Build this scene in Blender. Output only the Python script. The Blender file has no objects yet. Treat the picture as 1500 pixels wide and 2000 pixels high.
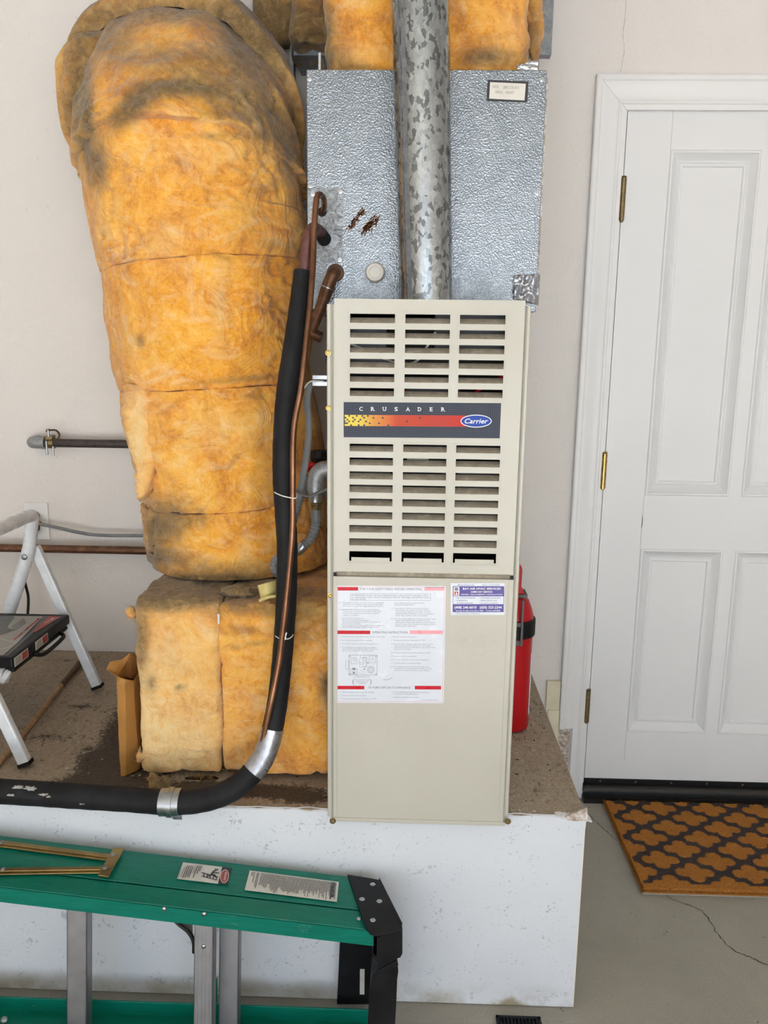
import bpy, math, random
from mathutils import Vector, Matrix, noise
random.seed(7)
scene = bpy.context.scene
COL = scene.collection
V = Vector
# ------------------------------------------------------------------ camera
YAW, PITCH, ROLL, CAM_D, CAM_H, FPX = 0.0279, 0.194, 0.0121, 2.4204, 1.4172, 1562.5
def _basis():
    f = V((-math.sin(YAW), math.cos(YAW), 0)); r = V((math.cos(YAW), math.sin(YAW), 0)); u = V((0, 0, 1))
    f2 = f*math.cos(PITCH) - u*math.sin(PITCH); u2 = u*math.cos(PITCH) + f*math.sin(PITCH)
    return r*math.cos(ROLL) + u2*math.sin(ROLL), u2*math.cos(ROLL) - r*math.sin(ROLL), f2
CR, CU, CF = _basis(); CC = V((0, -CAM_D, CAM_H))
cam = bpy.data.cameras.new('camera'); camo = bpy.data.objects.new('camera', cam); COL.objects.link(camo)
cam.sensor_fit = 'VERTICAL'; cam.sensor_height = 36.0; cam.lens = 36.0*FPX/2000.0
cam.clip_start = 0.05; cam.clip_end = 100
camo.matrix_world = Matrix(((CR.x, CU.x, -CF.x, CC.x), (CR.y, CU.y, -CF.y, CC.y), (CR.z, CU.z, -CF.z, CC.z), (0, 0, 0, 1)))
scene.camera = camo
def ray(px, py): return CF + CR*((px-750)/FPX) - CU*((py-1000)/FPX)
def P(px, py, Y):
    d = ray(px, py); return CC + d*((Y+CAM_D)/d.y)          # the point of plane y=Y seen at a photo pixel
def PZ(px, py, Z):
    d = ray(px, py); return CC + d*((Z-CAM_H)/d.z)          # the point of plane z=Z seen at a photo pixel
def pix(p):
    d = V(p)-CC; z = d.dot(CF); return 750+FPX*d.dot(CR)/z, 1000-FPX*d.dot(CU)/z
# ------------------------------------------------------------------ light: open garage door behind the camera
GX0, GX1, GY, GZ = -2.35, 2.75, -6.2, 2.72          # inside of the garage
OX0, OX1, OZ = -2.0, 2.4, 2.15                      # the garage door opening
world = bpy.data.worlds.new('sky'); scene.world = world; world.use_nodes = True
wn = world.node_tree.nodes; wl = world.node_tree.links
bg = wn['Background']
tc = wn.new('ShaderNodeTexCoord'); sx = wn.new('ShaderNodeSeparateXYZ'); wl.new(tc.outputs['Generated'], sx.inputs[0])
rp = wn.new('ShaderNodeValToRGB'); wl.new(sx.outputs['Z'], rp.inputs[0])
rp.color_ramp.elements[0].position = 0.0; rp.color_ramp.elements[0].color = (0.80, 0.90, 1.0, 1)
rp.color_ramp.elements[1].position = 0.6; rp.color_ramp.elements[1].color = (0.40, 0.62, 1.0, 1)
wl.new(rp.outputs[0], bg.inputs[0]); bg.inputs[1].default_value = 3.7
sun = bpy.data.lights.new('sun', 'SUN'); sun.energy = 46.0; sun.angle = 0.01; sun.color = (1.0, 0.97, 0.93)
suno = bpy.data.objects.new('sun', sun); COL.objects.link(suno)
suno.rotation_euler = V((-0.36, 1.0, -0.78)).to_track_quat('-Z', 'Y').to_euler(); suno.location = (3, -12, 8)
pl = bpy.data.lights.new('door_portal', 'AREA'); pl.shape = 'RECTANGLE'; pl.size = OX1-OX0; pl.size_y = OZ
pl.cycles.is_portal = True
plo = bpy.data.objects.new('door_portal', pl); COL.objects.link(plo)
plo.location = ((OX0+OX1)/2, GY-0.02, OZ/2); plo.rotation_euler = (math.radians(90), 0, 0)
scene.view_settings.view_transform = 'Standard'; scene.view_settings.look = 'None'
scene.view_settings.exposure = -0.22; scene.view_settings.gamma = 1.0; scene.view_settings.use_curve_mapping = False
# ------------------------------------------------------------------ materials
class Mat:
    def __init__(s, name):
        s.m = bpy.data.materials.new(name); s.m.use_nodes = True
        s.t = s.m.node_tree; s.b = s.t.nodes['Principled BSDF']; s.pos = None
    def n(s, typ, **kw):
        x = s.t.nodes.new(typ)
        for k, v in kw.items(): setattr(x, k, v)
        return x
    def put(s, sock, v):
        if isinstance(v, bpy.types.NodeSocket): s.t.links.new(v, sock)
        elif isinstance(v, (tuple, list)) and len(v) == 3 and sock.type == 'RGBA': sock.default_value = (*v, 1)
        else: sock.default_value = v
    def P(s, scale=None):
        if s.pos is None: s.pos = s.n('ShaderNodeNewGeometry').outputs['Position']
        if scale is None: return s.pos
        return s.vm('MULTIPLY', s.pos, scale)
    def vm(s, op, a, b=None):
        x = s.n('ShaderNodeVectorMath', operation=op); s.put(x.inputs[0], a)
        if b is not None: s.put(x.inputs[1], b)
        return x.outputs[0]
    def ma(s, op, a, b=None, c=None, clamp=False):
        x = s.n('ShaderNodeMath', operation=op); x.use_clamp = clamp; s.put(x.inputs[0], a)
        if b is not None: s.put(x.inputs[1], b)
        if c is not None: s.put(x.inputs[2], c)
        return x.outputs[0]
    def noise(s, scale, detail=3, rough=.5, dist=0, vec=None, col=False):
        x = s.n('ShaderNodeTexNoise'); s.put(x.inputs['Vector'], vec if vec is not None else s.P())
        x.inputs['Scale'].default_value = scale; x.inputs['Detail'].default_value = detail
        x.inputs['Roughness'].default_value = rough; x.inputs['Distortion'].default_value = dist
        return x.outputs[1 if col else 0]
    def vor(s, scale, feature='F1', vec=None, out='Distance', rnd=1.0):
        x = s.n('ShaderNodeTexVoronoi', feature=feature); s.put(x.inputs['Vector'], vec if vec is not None else s.P())
        x.inputs['Scale'].default_value = scale; x.inputs['Randomness'].default_value = rnd
        return x.outputs[out]
    def ramp(s, fac, *stops, interp='LINEAR'):
        x = s.n('ShaderNodeValToRGB'); s.put(x.inputs[0], fac); e = x.color_ramp.elements; x.color_ramp.interpolation = interp
        while len(e) < len(stops): e.new(0.5)
        for el, (p, c) in zip(e, stops):
            el.position = p; el.color = (c, c, c, 1) if isinstance(c, (int, float)) else (*c, 1)
        return x.outputs[0]
    def mix(s, fac, a, b, mode='MIX'):
        x = s.n('ShaderNodeMix', data_type='RGBA', blend_type=mode); s.put(x.inputs['Factor'], fac)
        s.put(x.inputs[6], a); s.put(x.inputs[7], b); return x.outputs[2]
    def bump(s, h, strength=.3, dist=.002, prev=None):
        x = s.n('ShaderNodeBump'); s.put(x.inputs['Height'], h); x.inputs['Strength'].default_value = strength
        x.inputs['Distance'].default_value = dist
        if prev is not None: s.put(x.inputs['Normal'], prev)
        return x.outputs[0]
    def attr(s, name):
        x = s.n('ShaderNodeAttribute'); x.attribute_name = name; return x.outputs['Fac']
    def xyz(s, v=None):
        x = s.n('ShaderNodeSeparateXYZ'); s.put(x.inputs[0], v if v is not None else s.P()); return x.outputs
    def done(s, color=None, rough=.5, metal=0., normal=None, **kw):
        if color is not None: s.put(s.b.inputs['Base Color'], color)
        s.put(s.b.inputs['Roughness'], rough); s.put(s.b.inputs['Metallic'], metal)
        if normal is not None: s.put(s.b.inputs['Normal'], normal)
        for k, v in kw.items(): s.put(s.b.inputs[k.replace('_', ' ')], v)
        return s.m
M = {}
def simple(name, c, rough=.5, metal=0., var=.12, vs=25, bump=0., bs=200, spec=.5):
    m = Mat(name); n = m.noise(vs, 4, .6)
    lo = tuple(x*(1-var) for x in c); hi = tuple(min(1, x*(1+var)) for x in c)
    colr = m.ramp(n, (.3, lo), (.7, hi))
    nr = m.bump(m.noise(bs, 2), bump, .001) if bump else None
    rg = m.ramp(m.noise(vs*2, 3), (.3, max(0, rough-.06)), (.7, min(1, rough+.06)))
    M[name] = m.done(colr, rg, metal, nr, Specular_IOR_Level=spec)
def specks(m, scale, thr, soft=.03, stretch=(1, 1, 1)):
    "0 to 1 mask of sparse small marks"
    a = m.noise(scale, 3, .65, .4, vec=m.P(stretch)); b = m.noise(scale*.13, 2, .5)
    return m.ramp(m.ma('ADD', m.ma('MULTIPLY', a, .7), m.ma('MULTIPLY', b, .3)), (thr, 0.), (thr+soft, 1.))
# walls
m = Mat('wall_paint'); c = m.ramp(m.noise(1.3, 4), (.3, (.775, .735, .69)), (.7, (.805, .765, .72)))
c = m.mix(m.ma('MULTIPLY', specks(m, 60, .66), .35), c, (.45, .40, .36))
M['wall'] = m.done(c, .75, 0, m.bump(m.noise(75, 5, .6), .5, .005), Specular_IOR_Level=.3)
m = Mat('ceiling_paint'); M['ceiling'] = m.done((.80, .78, .75), .85, 0, m.bump(m.noise(60, 4), .3, .003))
m = Mat('trim_paint'); c = m.ramp(m.noise(3, 3), (.3, (.80, .795, .785)), (.7, (.84, .835, .825)))
c = m.mix(m.ma('MULTIPLY', specks(m, 55, .70), .5), c, (.35, .32, .30))
M['trim'] = m.done(c, .38, 0, m.bump(m.noise(40, 3), .05, .002))
m = Mat('door_paint'); c = m.ramp(m.noise(2, 3), (.3, (.79, .79, .785)), (.7, (.82, .82, .815)))
c = m.mix(m.ma('MULTIPLY', specks(m, 40, .70), .3), c, (.45, .45, .47))
M['door'] = m.done(c, .42, 0, m.bump(m.noise(25, 3, .6, vec=m.P((6, 6, .6))), .06, .002))
m = Mat('platform_paint'); c = m.ramp(m.noise(2.5, 5), (.3, (.68, .71, .75)), (.7, (.75, .78, .82)))
c = m.mix(m.ma('MULTIPLY', specks(m, 38, .62, .05), .45), c, (.28, .28, .31))
c = m.mix(m.ma('MULTIPLY', specks(m, 150, .60, .05), .55), c, (.30, .29, .30))
x, y, z = m.xyz()
foot = m.ma('MULTIPLY', m.ramp(z, (.004, 1.), (.06, 0.)), m.ramp(m.noise(9, 4, .6), (.42, 0.), (.62, 1.)))
c = m.mix(m.ma('MULTIPLY', foot, .75), c, (.33, .27, .16))
rs_ = m.ma('ADD', m.ma('ADD', m.ma('ABSOLUTE', m.ma('DIVIDE', m.ma('SUBTRACT', x, .25), .05)), m.ma('DIVIDE', z, .03)), m.ma('MULTIPLY', m.ma('SUBTRACT', m.noise(40, 4, .6), .5), 1.2))
c = m.mix(m.ramp(rs_, (.5, .85), (1.25, 0.)), c, (.30, .24, .12))
M['platform'] = m.done(c, .55, 0, m.bump(m.noise(90, 4, .6), .25, .002))
m = Mat('particle_board'); n1 = m.noise(170, 4, .7, .6); n2 = m.noise(6, 5, .6, .4); n3 = m.noise(45, 5, .7, 1.5, vec=m.P((1, .5, 1)))
c = m.ramp(n1, (.25, (.225, .175, .122)), (.5, (.38, .305, .225)), (.75, (.53, .44, .345)))
c = m.mix(m.ramp(n2, (.45, 0.), (.75, .5)), c, (.28, .205, .14)); c = m.mix(m.ramp(n3, (.56, 0.), (.66, .75)), c, (.13, .085, .05))
dm = m.attr('dirt_shade'); dmk = m.ramp(m.ma('ADD', dm, m.ma('MULTIPLY', m.ma('SUBTRACT', m.noise(75, 6, .8, 1.0), .5), 2.0)), (.36, 0.), (.60, 1.))
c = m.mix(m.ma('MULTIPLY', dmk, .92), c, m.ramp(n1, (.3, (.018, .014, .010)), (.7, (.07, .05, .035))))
M['board'] = m.done(c, .85, 0, m.bump(m.ma('ADD', n1, n3), .5, .002))
m = Mat('raw_chip'); M['chip'] = m.done(m.ramp(m.noise(90, 4), (.3, (.28, .22, .17)), (.5, (.5, .42, .35)), (.7, (.8, .78, .75))), .9, 0, m.bump(m.noise(120, 4), .8, .004))
m = Mat('concrete'); n = m.noise(4.5, 8, .68, .6); n2 = m.noise(220, 3, .6)
c = m.ramp(n, (.25, (.27, .25, .205)), (.5, (.335, .312, .258)), (.75, (.40, .372, .312)))
c = m.mix(.25, c, m.ramp(n2, (.3, (.19, .175, .15)), (.7, (.44, .415, .37)))); c = m.mix(m.ma('MULTIPLY', specks(m, 45, .645), .75), c, (.10, .085, .07))
c = m.mix(m.ma('MULTIPLY', specks(m, 90, .66), .6), c, (.6, .58, .54))
M['concrete'] = m.done(c, m.ramp(n, (.3, .55), (.7, .8)), 0, m.bump(n2, .2, .001))
m = Mat('driveway'); M['driveway'] = m.done(m.ramp(m.noise(3, 5), (.3, (.52, .53, .54)), (.7, (.60, .61, .62))), .9)
# insulation
def insulation(name, k=1.0, pale=0.):
    m = Mat(name); w = m.noise(5, 4, .6, 1.2, vec=m.P((1, 1, 1.3))); f = m.noise(26, 6, .68, 1.8); g = m.noise(150, 4, .7, 1.0)
    c = m.ramp(m.ma('ADD', m.ma('MULTIPLY', w, .62), m.ma('MULTIPLY', f, .38)), (.30, (.37, .112, .005)), (.41, (.64, .225, .009)), (.49, (.80, .325, .016)), (.58, (.88, .425, .045)), (.70, (.92, .585, .18)))
    c = m.mix(m.ramp(g, (.42, .0), (.78, .34)), c, (.92, .68, .36)); c = m.mix(m.ma('MULTIPLY', m.ramp(g, (.25, 1.), (.40, 0.)), .20), c, (.42, .16, .01))
    ws = m.noise(9, 6, .62, 2.6, vec=m.P((.8, .8, 1.4))); c = m.mix(m.ramp(ws, (.50, 0.), (.80, .62)), c, (.93, .72, .42))
    cr = m.ramp(m.ma('ABSOLUTE', m.ma('SUBTRACT', m.noise(11, 3, .55, 2.2), .5)), (.0, 1.), (.022, 0.))
    c = m.mix(m.ma('MULTIPLY', cr, m.ma('MULTIPLY', m.ramp(m.noise(4, 2), (.48, 0.), (.62, 1.)), .28)), c, (.46, .20, .05))
    p = m.attr('pale'); c = m.mix(m.ma('MULTIPLY', p, m.ramp(f, (.3, .35), (.7, 1.))), c, (.82, .64, .34))
    d = m.attr('dirt_shade'); dd = m.ma('ADD', d, m.ma('MULTIPLY', m.ma('SUBTRACT', m.noise(17, 6, .72, 1.5), .5), m.ma('MULTIPLY', m.ma('MINIMUM', d, .6), 2.2)))
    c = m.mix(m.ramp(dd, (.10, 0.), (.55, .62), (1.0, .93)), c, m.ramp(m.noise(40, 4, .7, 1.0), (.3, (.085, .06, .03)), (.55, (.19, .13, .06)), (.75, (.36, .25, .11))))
    h = m.ma('ADD', m.ma('MULTIPLY', f, .8), m.ma('MULTIPLY', g, .35)); h = m.ma('SUBTRACT', h, m.ma('MULTIPLY', cr, .12))
    M[name] = m.done(c, .95, 0, m.bump(h, .20, .010, m.bump(m.noise(10, 3, .5, 1.2), .5, .04)), Specular_IOR_Level=.1, Sheen_Weight=.25, Sheen_Roughness=.6)
insulation('insulation')
# metals
m = Mat('hammered_galvanised'); v = m.vor(330, 'SMOOTH_F1', vec=m.vm('ADD', m.P(), m.vm('MULTIPLY', m.noise(60, 2, col=True), (.006, .006, .006))))
c = m.ramp(m.noise(30, 4, .6), (.3, (.225, .25, .275)), (.7, (.285, .31, .335)))
c = m.mix(m.ma('MULTIPLY', specks(m, 40, .66), .4), c, (.22, .21, .20))
M['hammered'] = m.done(c, .30, .92, m.bump(m.ma('ADD', v, m.ma('MULTIPLY', m.noise(420, 2), .15)), .36, .003))
m = Mat('spangled_galvanised'); wv = m.vm('ADD', m.P((1, 1, .62)), m.vm('MULTIPLY', m.noise(90, 2, col=True), (.010, .010, .010)))
cell = m.vor(140, 'F1', vec=wv, out='Color'); cr_, cg_, cb_ = m.xyz(cell)
c = m.ramp(cr_, (.0, (.085, .092, .098)), (.22, (.12, .13, .135)), (.26, (.29, .312, .325)), (.6, (.36, .385, .395)), (1., (.44, .46, .468)), interp='LINEAR')
c = m.mix(.25, c, m.ramp(m.noise(200, 3, .6, vec=m.P((1, 1, .12))), (.3, (.22, .23, .235)), (.7, (.46, .47, .47))))
M['spangle'] = m.done(c, m.ramp(cg_, (0., .20), (1., .30)), .95, m.bump(cb_, .03, .001))
m = Mat('sheet_galvanised'); cell = m.vor(55, 'F1', out='Color'); cr_, cg_, cb_ = m.xyz(cell)
M['sheet'] = m.done(m.mix(.5, m.ramp(cr_, (0., (.17, .19, .21)), (1., (.33, .35, .37))), m.ramp(m.noise(120, 4, .6), (.3, (.19, .205, .225)), (.7, (.37, .385, .40)))), .45, .85, m.bump(m.noise(80, 3), .15, .002))
m = Mat('plate_galvanised'); n = m.noise(60, 6, .75, 1.5)
M['plate'] = m.done(m.ramp(n, (.30, (.07, .073, .076)), (.45, (.18, .19, .20)), (.62, (.38, .40, .41))), .38, .9, m.bump(n, .45, .003))
simple('foil_tape', (.40, .41, .45), .30, .85, .15, 40)
simple('zinc', (.36, .375, .39), .32, .95, .12, 60); simple('bright_steel', (.46, .48, .50), .24, 1., .08, 60)
simple('aluminum', (.33, .325, .335), .42, .85, .10, 30); simple('cast_grey', (.34, .35, .36), .48, .6, .2, 120, .5, 500)
simple('brass', (.42, .29, .10), .30, 1., .18, 40); simple('bronze_plated', (.30, .20, .075), .36, .9, .25, 30)
simple('old_brass', (.24, .18, .09), .42, .9, .3, 120)
m = Mat('copper'); n = m.noise(30, 5, .65, vec=m.P((1, 1, .35)))
M['copper'] = m.done(m.ramp(n, (.25, (.10, .048, .028)), (.5, (.23, .11, .062)), (.75, (.40, .205, .12))), .36, .9)
m = Mat('tarnished_copper'); n = m.noise(40, 5, .65)
M['old_copper'] = m.done(m.ramp(n, (.3, (.085, .045, .028)), (.55, (.17, .085, .05)), (.75, (.30, .16, .09))), .48, .75)
m = Mat('plum_copper'); n = m.noise(50, 4, .6, vec=m.P((1, 1, .4)))
M['plum_copper'] = m.done(m.ramp(n, (.3, (.10, .045, .045)), (.7, (.24, .12, .11))), .45, .7)
simple('iron_pipe', (.062, .05, .045), .55, .4, .35, 60); simple('rust', (.17, .068, .024), .9, 0, .5, 300, .6, 400)
# enamels, plastics
m = Mat('beige_enamel'); c = m.ramp(m.noise(4, 4), (.3, (.515, .495, .42)), (.7, (.555, .535, .46)))
dr = m.attr('dirt_shade'); c = m.mix(m.ma('MULTIPLY', dr, m.ramp(m.noise(28, 6, .7, 1.5), (.35, 0.), (.7, .8))), c, (.47, .45, .39))
c = m.mix(m.ma('MULTIPLY', specks(m, 60, .70), .4), c, (.30, .28, .25))
M['beige'] = m.done(c, m.ramp(m.noise(9, 5, .6), (.3, .30), (.7, .44)), 0, m.bump(m.noise(160, 2), .05, .001))
m = Mat('dusty_enamel'); n = m.noise(45, 5, .7, .8)
M['dusty'] = m.done(m.ramp(n, (.3, (.27, .225, .165)), (.55, (.37, .32, .245)), (.75, (.50, .455, .37))), .85, 0, m.bump(n, .3, .002))
simple('dark_interior', (.028, .026, .024), .7, .1); simple('grey_interior', (.10, .102, .105), .5, .5)
m = Mat('black_foam'); n = m.noise(26, 5, .6, vec=m.P((1, 1, .4)))
c = m.ramp(n, (.3, (.011, .011, .012)), (.7, (.022, .022, .024))); c = m.mix(m.ma('MULTIPLY', specks(m, 70, .70), .6), c, (.22, .22, .22))
M['foam'] = m.done(c, .6, 0, m.bump(m.noise(300, 3), .15, .001), Specular_IOR_Level=.16)
simple('black_plastic', (.010, .010, .011), .42, 0, .3, 40, .1, 300, .22); simple('black_rubber', (.010, .010, .010), .7, spec=.2)
m = Mat('green_fibreglass'); n = m.noise(120, 4, .6, vec=m.P((.12, 1, 1))); c = m.ramp(n, (.3, (.0, .145, .098)), (.7, (.002, .195, .135)))
c = m.mix(m.ma('MULTIPLY', specks(m, 90, .62, .06, (.5, 1, 1)), .25), c, (.25, .42, .36))
M['green'] = m.done(c, .36, 0, m.bump(n, .05, .001), Specular_IOR_Level=.3)
simple('red_enamel', (.44, .006, .010), .36, 0, .06, 12, spec=.3); simple('white_enamel', (.72, .75, .78), .26, 0, .04, 20)
simple('white_plastic', (.80, .79, .77), .35, 0, .04, 20); simple('cream_plastic', (.74, .68, .50), .5, 0, .06, 20)
simple('grey_plastic', (.17, .175, .18), .45, 0, .12, 30); simple('grey_cable', (.20, .205, .21), .5, 0, .1, 30)
simple('bracket_grey', (.11, .105, .10), .5, .4, .15, 60); simple('white_string', (.82, .80, .74), .8)
simple('kraft_paper', (.43, .205, .048), .7, 0, .16, 14, .25, 60); simple('kraft_inside', (.30, .13, .03), .8, 0, .15, 20)
simple('yellow_paper', (.62, .52, .20), .75, 0, .12, 30); simple('bare_wood', (.40, .25, .13), .75, 0, .25, 60, .3, 90)
simple('dark_bark', (.13, .075, .04), .9, 0, .4, 90, .6, 120); simple('crack', (.045, .038, .03), .95)
simple('bronze_sill', (.022, .019, .016), .45, .3, .2, 60); simple('bare_edge', (.62, .60, .56), .8, 0, .1, 60)
# paper and print
simple('label_paper', (.71, .75, .82), .24, 0, .02, 10); simple('label_old', (.74, .71, .64), .5, 0, .05, 20); simple('ladder_paper', (.66, .64, .58), .45, 0, .04, 30)
simple('red_ink', (.58, .014, .03), .3, 0, .03, spec=.25); simple('pink_ink', (.86, .36, .42), .3, 0, .05); simple('black_ink', (.03, .03, .035), .5, 0, .05); simple('grey_ink', (.22, .23, .27), .4, 0, .05)
simple('violet_ink', (.075, .05, .30), .35, 0, .03); simple('white_ink', (.88, .88, .88), .4, 0, .02); simple('blue_ink', (.004, .045, .33), .3, 0, .03, spec=.25); simple('faded_ink', (.30, .27, .24), .5, 0, .1)
simple('blue_pen', (.20, .22, .38), .5, 0, .1); simple('dark_red_ink', (.38, .06, .05), .4, 0, .05); simple('step_grey', (.095, .10, .105), .4, 0, .1); simple('print_grey', (.36, .35, .32), .45, 0, .1, 40)
m = Mat('plate_print')      # dark blue name plate with a fine square grid
x, y, z = m.xyz()
def grid(m, co, step, wd): return m.ramp(m.ma('ABSOLUTE', m.ma('SUBTRACT', m.ma('FRACT', m.ma('DIVIDE', co, step)), .5)), (.5-wd, 0.), (.5-wd+.02, 1.))
gg = m.ma('MAXIMUM', grid(m, x, .00365, .16), grid(m, z, .00365, .16))
M['name_plate'] = m.done(m.mix(gg, (.022, .027, .042), (.060, .068, .095)), .38, Specular_IOR_Level=.2)
# coir mat with a printed dark trellis
m = Mat('coir'); x, y, z = m.xyz()
MX0, MY1 = 0.652, -0.045; QX, QY = PZ(1248, 1595.6, .018).x, PZ(1248, 1595.6, .018).y; CW, CH = .157, .1075
def lobes(ox, oy):
    u = m.ma('MULTIPLY', m.ma('SUBTRACT', m.ma('FRACT', m.ma('ADD', m.ma('DIVIDE', m.ma('SUBTRACT', x, QX), CW), ox)), .5), CW)
    v = m.ma('MULTIPLY', m.ma('SUBTRACT', m.ma('FRACT', m.ma('ADD', m.ma('DIVIDE', m.ma('SUBTRACT', y, QY), CH), oy)), .5), CH)
    au = m.ma('ABSOLUTE', u); av = m.ma('ABSOLUTE', v)
    def circ(a, cu, b, cv, r):
        du = m.ma('SUBTRACT', a, cu); dv = m.ma('SUBTRACT', b, cv)
        return m.ma('SUBTRACT', m.ma('SQRT', m.ma('ADD', m.ma('MULTIPLY', du, du), m.ma('MULTIPLY', dv, dv))), r)
    d = circ(au, .0345, av, 0., .0160)
    d = m.ma('MINIMUM', d, circ(au, 0., av, .0200, .0192))
    return m.ma('MINIMUM', d, m.ma('SUBTRACT', m.ma('MAXIMUM', m.ma('MULTIPLY', au, .62), av), .0158))
d = m.ma('MINIMUM', lobes(.5, .5), lobes(0., 0.)); d = m.ma('ADD', d, m.ma('MULTIPLY', m.ma('SUBTRACT', m.noise(140, 3), .5), .008))
edge = m.ma('MINIMUM', m.ma('SUBTRACT', x, MX0+.009), m.ma('SUBTRACT', y, -.463)); ink = m.ma('MULTIPLY', m.ramp(d, (0., 0.), (.0025, 1.)), m.ramp(edge, (0., 0.), (.004, 1.)))
n = m.noise(420, 4, .7); cc = m.ramp(n, (.28, (.15, .055, .012)), (.5, (.42, .165, .030)), (.75, (.62, .29, .075)))
M['coir'] = m.done(m.mix(m.ma('MULTIPLY', ink, .94), cc, m.ramp(n, (.3, (.012, .014, .018)), (.7, (.042, .046, .055)))), .9, 0, m.bump(n, .6, .003), Specular_IOR_Level=.2)
# ------------------------------------------------------------------ mesh helpers
ORG = {}
def catmull(pts, n):
    "smooth curve through points, n steps per span"
    p = [V(q) for q in pts]; out = []
    for i in range(len(p)-1):
        a = p[i-1] if i else p[0]*2-p[1]; b, c = p[i], p[i+1]; d = p[i+2] if i+2 < len(p) else p[-1]*2-p[-2]
        for k in range(n):
            t = k/n; out.append(.5*((2*b)+(c-a)*t+(2*a-5*b+4*c-d)*t*t+(3*b-a-3*c+d)*t**3))
    out.append(p[-1]); return out
class MB:
    def __init__(s): s.v = []; s.f = []; s.uv = {}
    def add(s, vs, fs):
        o = len(s.v); s.v += [V(q) for q in vs]; s.f += [tuple(i+o for i in f) for f in fs]; return s
    def hexa(s, p): return s.add(p, [(0, 3, 2, 1), (4, 5, 6, 7), (0, 1, 5, 4), (1, 2, 6, 5), (2, 3, 7, 6), (3, 0, 4, 7)])
    def box(s, x0, x1, y0, y1, z0, z1):
        return s.hexa([(x0, y0, z0), (x1, y0, z0), (x1, y1, z0), (x0, y1, z0), (x0, y0, z1), (x1, y0, z1), (x1, y1, z1), (x0, y1, z1)])
    def beam(s, a, b, w, h, side=(0, 1, 0)):
        "rectangular bar from a to b; w along side, h across"
        a, b = V(a), V(b); d = (b-a).normalized(); sd = V(side); sd = (sd-d*sd.dot(d)).normalized(); up = d.cross(sd)
        q = [sd*(i*w/2)+up*(j*h/2) for i, j in ((-1, -1), (1, -1), (1, 1), (-1, 1))]
        return s.hexa([a+k for k in q]+[b+k for k in q])
    def prism(s, poly, ext):
        n = len(poly); e = V(ext); p = [V(q) for q in poly]
        return s.add(p+[q+e for q in p], [tuple(range(n))[::-1], tuple(range(n, 2*n))]+[(i, (i+1) % n, n+(i+1) % n, n+i) for i in range(n)])
    def tube(s, pts, r, n=12, caps=True, flat=None):
        p = [V(q) for q in pts]; k = len(p); rr = r if isinstance(r, (list, tuple)) else [r]*k
        t0 = (p[1]-p[0]).normalized(); nn = t0.orthogonal().normalized()
        if flat: nn = (V(flat)-t0*V(flat).dot(t0)).normalized()
        o = len(s.v)
        for i in range(k):
            t = (p[min(i+1, k-1)]-p[max(i-1, 0)]).normalized(); nn = (nn-t*nn.dot(t)).normalized(); bb = t.cross(nn)
            for j in range(n):
                a = 2*math.pi*j/n
                if flat: s.v.append(p[i]+nn*(rr[i]*math.cos(a))+bb*(rr[i]*.35*math.sin(a)))
                else: s.v.append(p[i]+nn*(rr[i]*math.cos(a))+bb*(rr[i]*math.sin(a)))
        for i in range(k-1):
            for j in range(n): s.f.append((o+i*n+j, o+i*n+(j+1) % n, o+(i+1)*n+(j+1) % n, o+(i+1)*n+j))
        if caps: s.f.append(tuple(o+j for j in range(n))[::-1]); s.f.append(tuple(o+(k-1)*n+j for j in range(n)))
        return s
    def cyl(s, a, b, r, n=16, r1=None): return s.tube([a, b], [r, r if r1 is None else r1], n)
    def lathe(s, prof, c, axis=(0, 0, 1), n=32):
        "profile of (radius, height) along axis from c"
        ax = V(axis).normalized(); a = ax.orthogonal().normalized(); b = ax.cross(a); c = V(c); o = len(s.v); k = len(prof)
        for r, h in prof:
            for j in range(n):
                t = 2*math.pi*j/n; s.v.append(c+ax*h+a*(r*math.cos(t))+b*(r*math.sin(t)))
        for i in range(k-1):
            for j in range(n): s.f.append((o+i*n+j, o+i*n+(j+1) % n, o+(i+1)*n+(j+1) % n, o+(i+1)*n+j))
        s.f.append(tuple(o+j for j in range(n))[::-1]); s.f.append(tuple(o+(k-1)*n+j for j in range(n)))
        return s
    def ribbon(s, pts, w, nrm):
        "flat strip of width w along pts lying on a plane of normal nrm"
        p = [V(q) for q in pts]; N = V(nrm); o = len(s.v); ww = w if isinstance(w, (list, tuple)) else [w]*len(p)
        for i in range(len(p)):
            t = (p[min(i+1, len(p)-1)]-p[max(i-1, 0)]).normalized(); sd = t.cross(N).normalized()*(ww[i]/2); s.v += [p[i]-sd, p[i]+sd]
        for i in range(len(p)-1): s.f.append((o+2*i, o+2*i+1, o+2*i+3, o+2*i+2))
        return s
    def quad(s, a, b, c, d): return s.add([a, b, c, d], [(0, 1, 2, 3)])
    def build(s, name, mat, parent=None, smooth=False, bevel=0., solid=0., angle=38, origin=None, attrs=None, subsurf=0):
        if parent is not None: O = ORG[parent.name]
        xs = [q.x for q in s.v]; ys = [q.y for q in s.v]; zs = [q.z for q in s.v]
        c = V(((min(xs)+max(xs))/2, (min(ys)+max(ys))/2, min(zs))) if origin is None else V(origin)
        me = bpy.data.meshes.new(name); me.from_pydata([tuple(q-c) for q in s.v], [], s.f); me.update()
        me.materials.append(M[mat] if isinstance(mat, str) else mat)
        if attrs:
            for k, vals in attrs.items():
                a = me.attributes.new(k, 'FLOAT', 'POINT'); a.data.foreach_set('value', vals)
        if smooth:
            me.polygons.foreach_set('use_smooth', [True]*len(me.polygons))
            if angle < 179: me.set_sharp_from_angle(angle=math.radians(angle))
        o = bpy.data.objects.new(name, me); COL.objects.link(o)
        o.location = c - O if parent is not None else c
        if parent is not None: o.parent = parent
        ORG[o.name] = c
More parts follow.
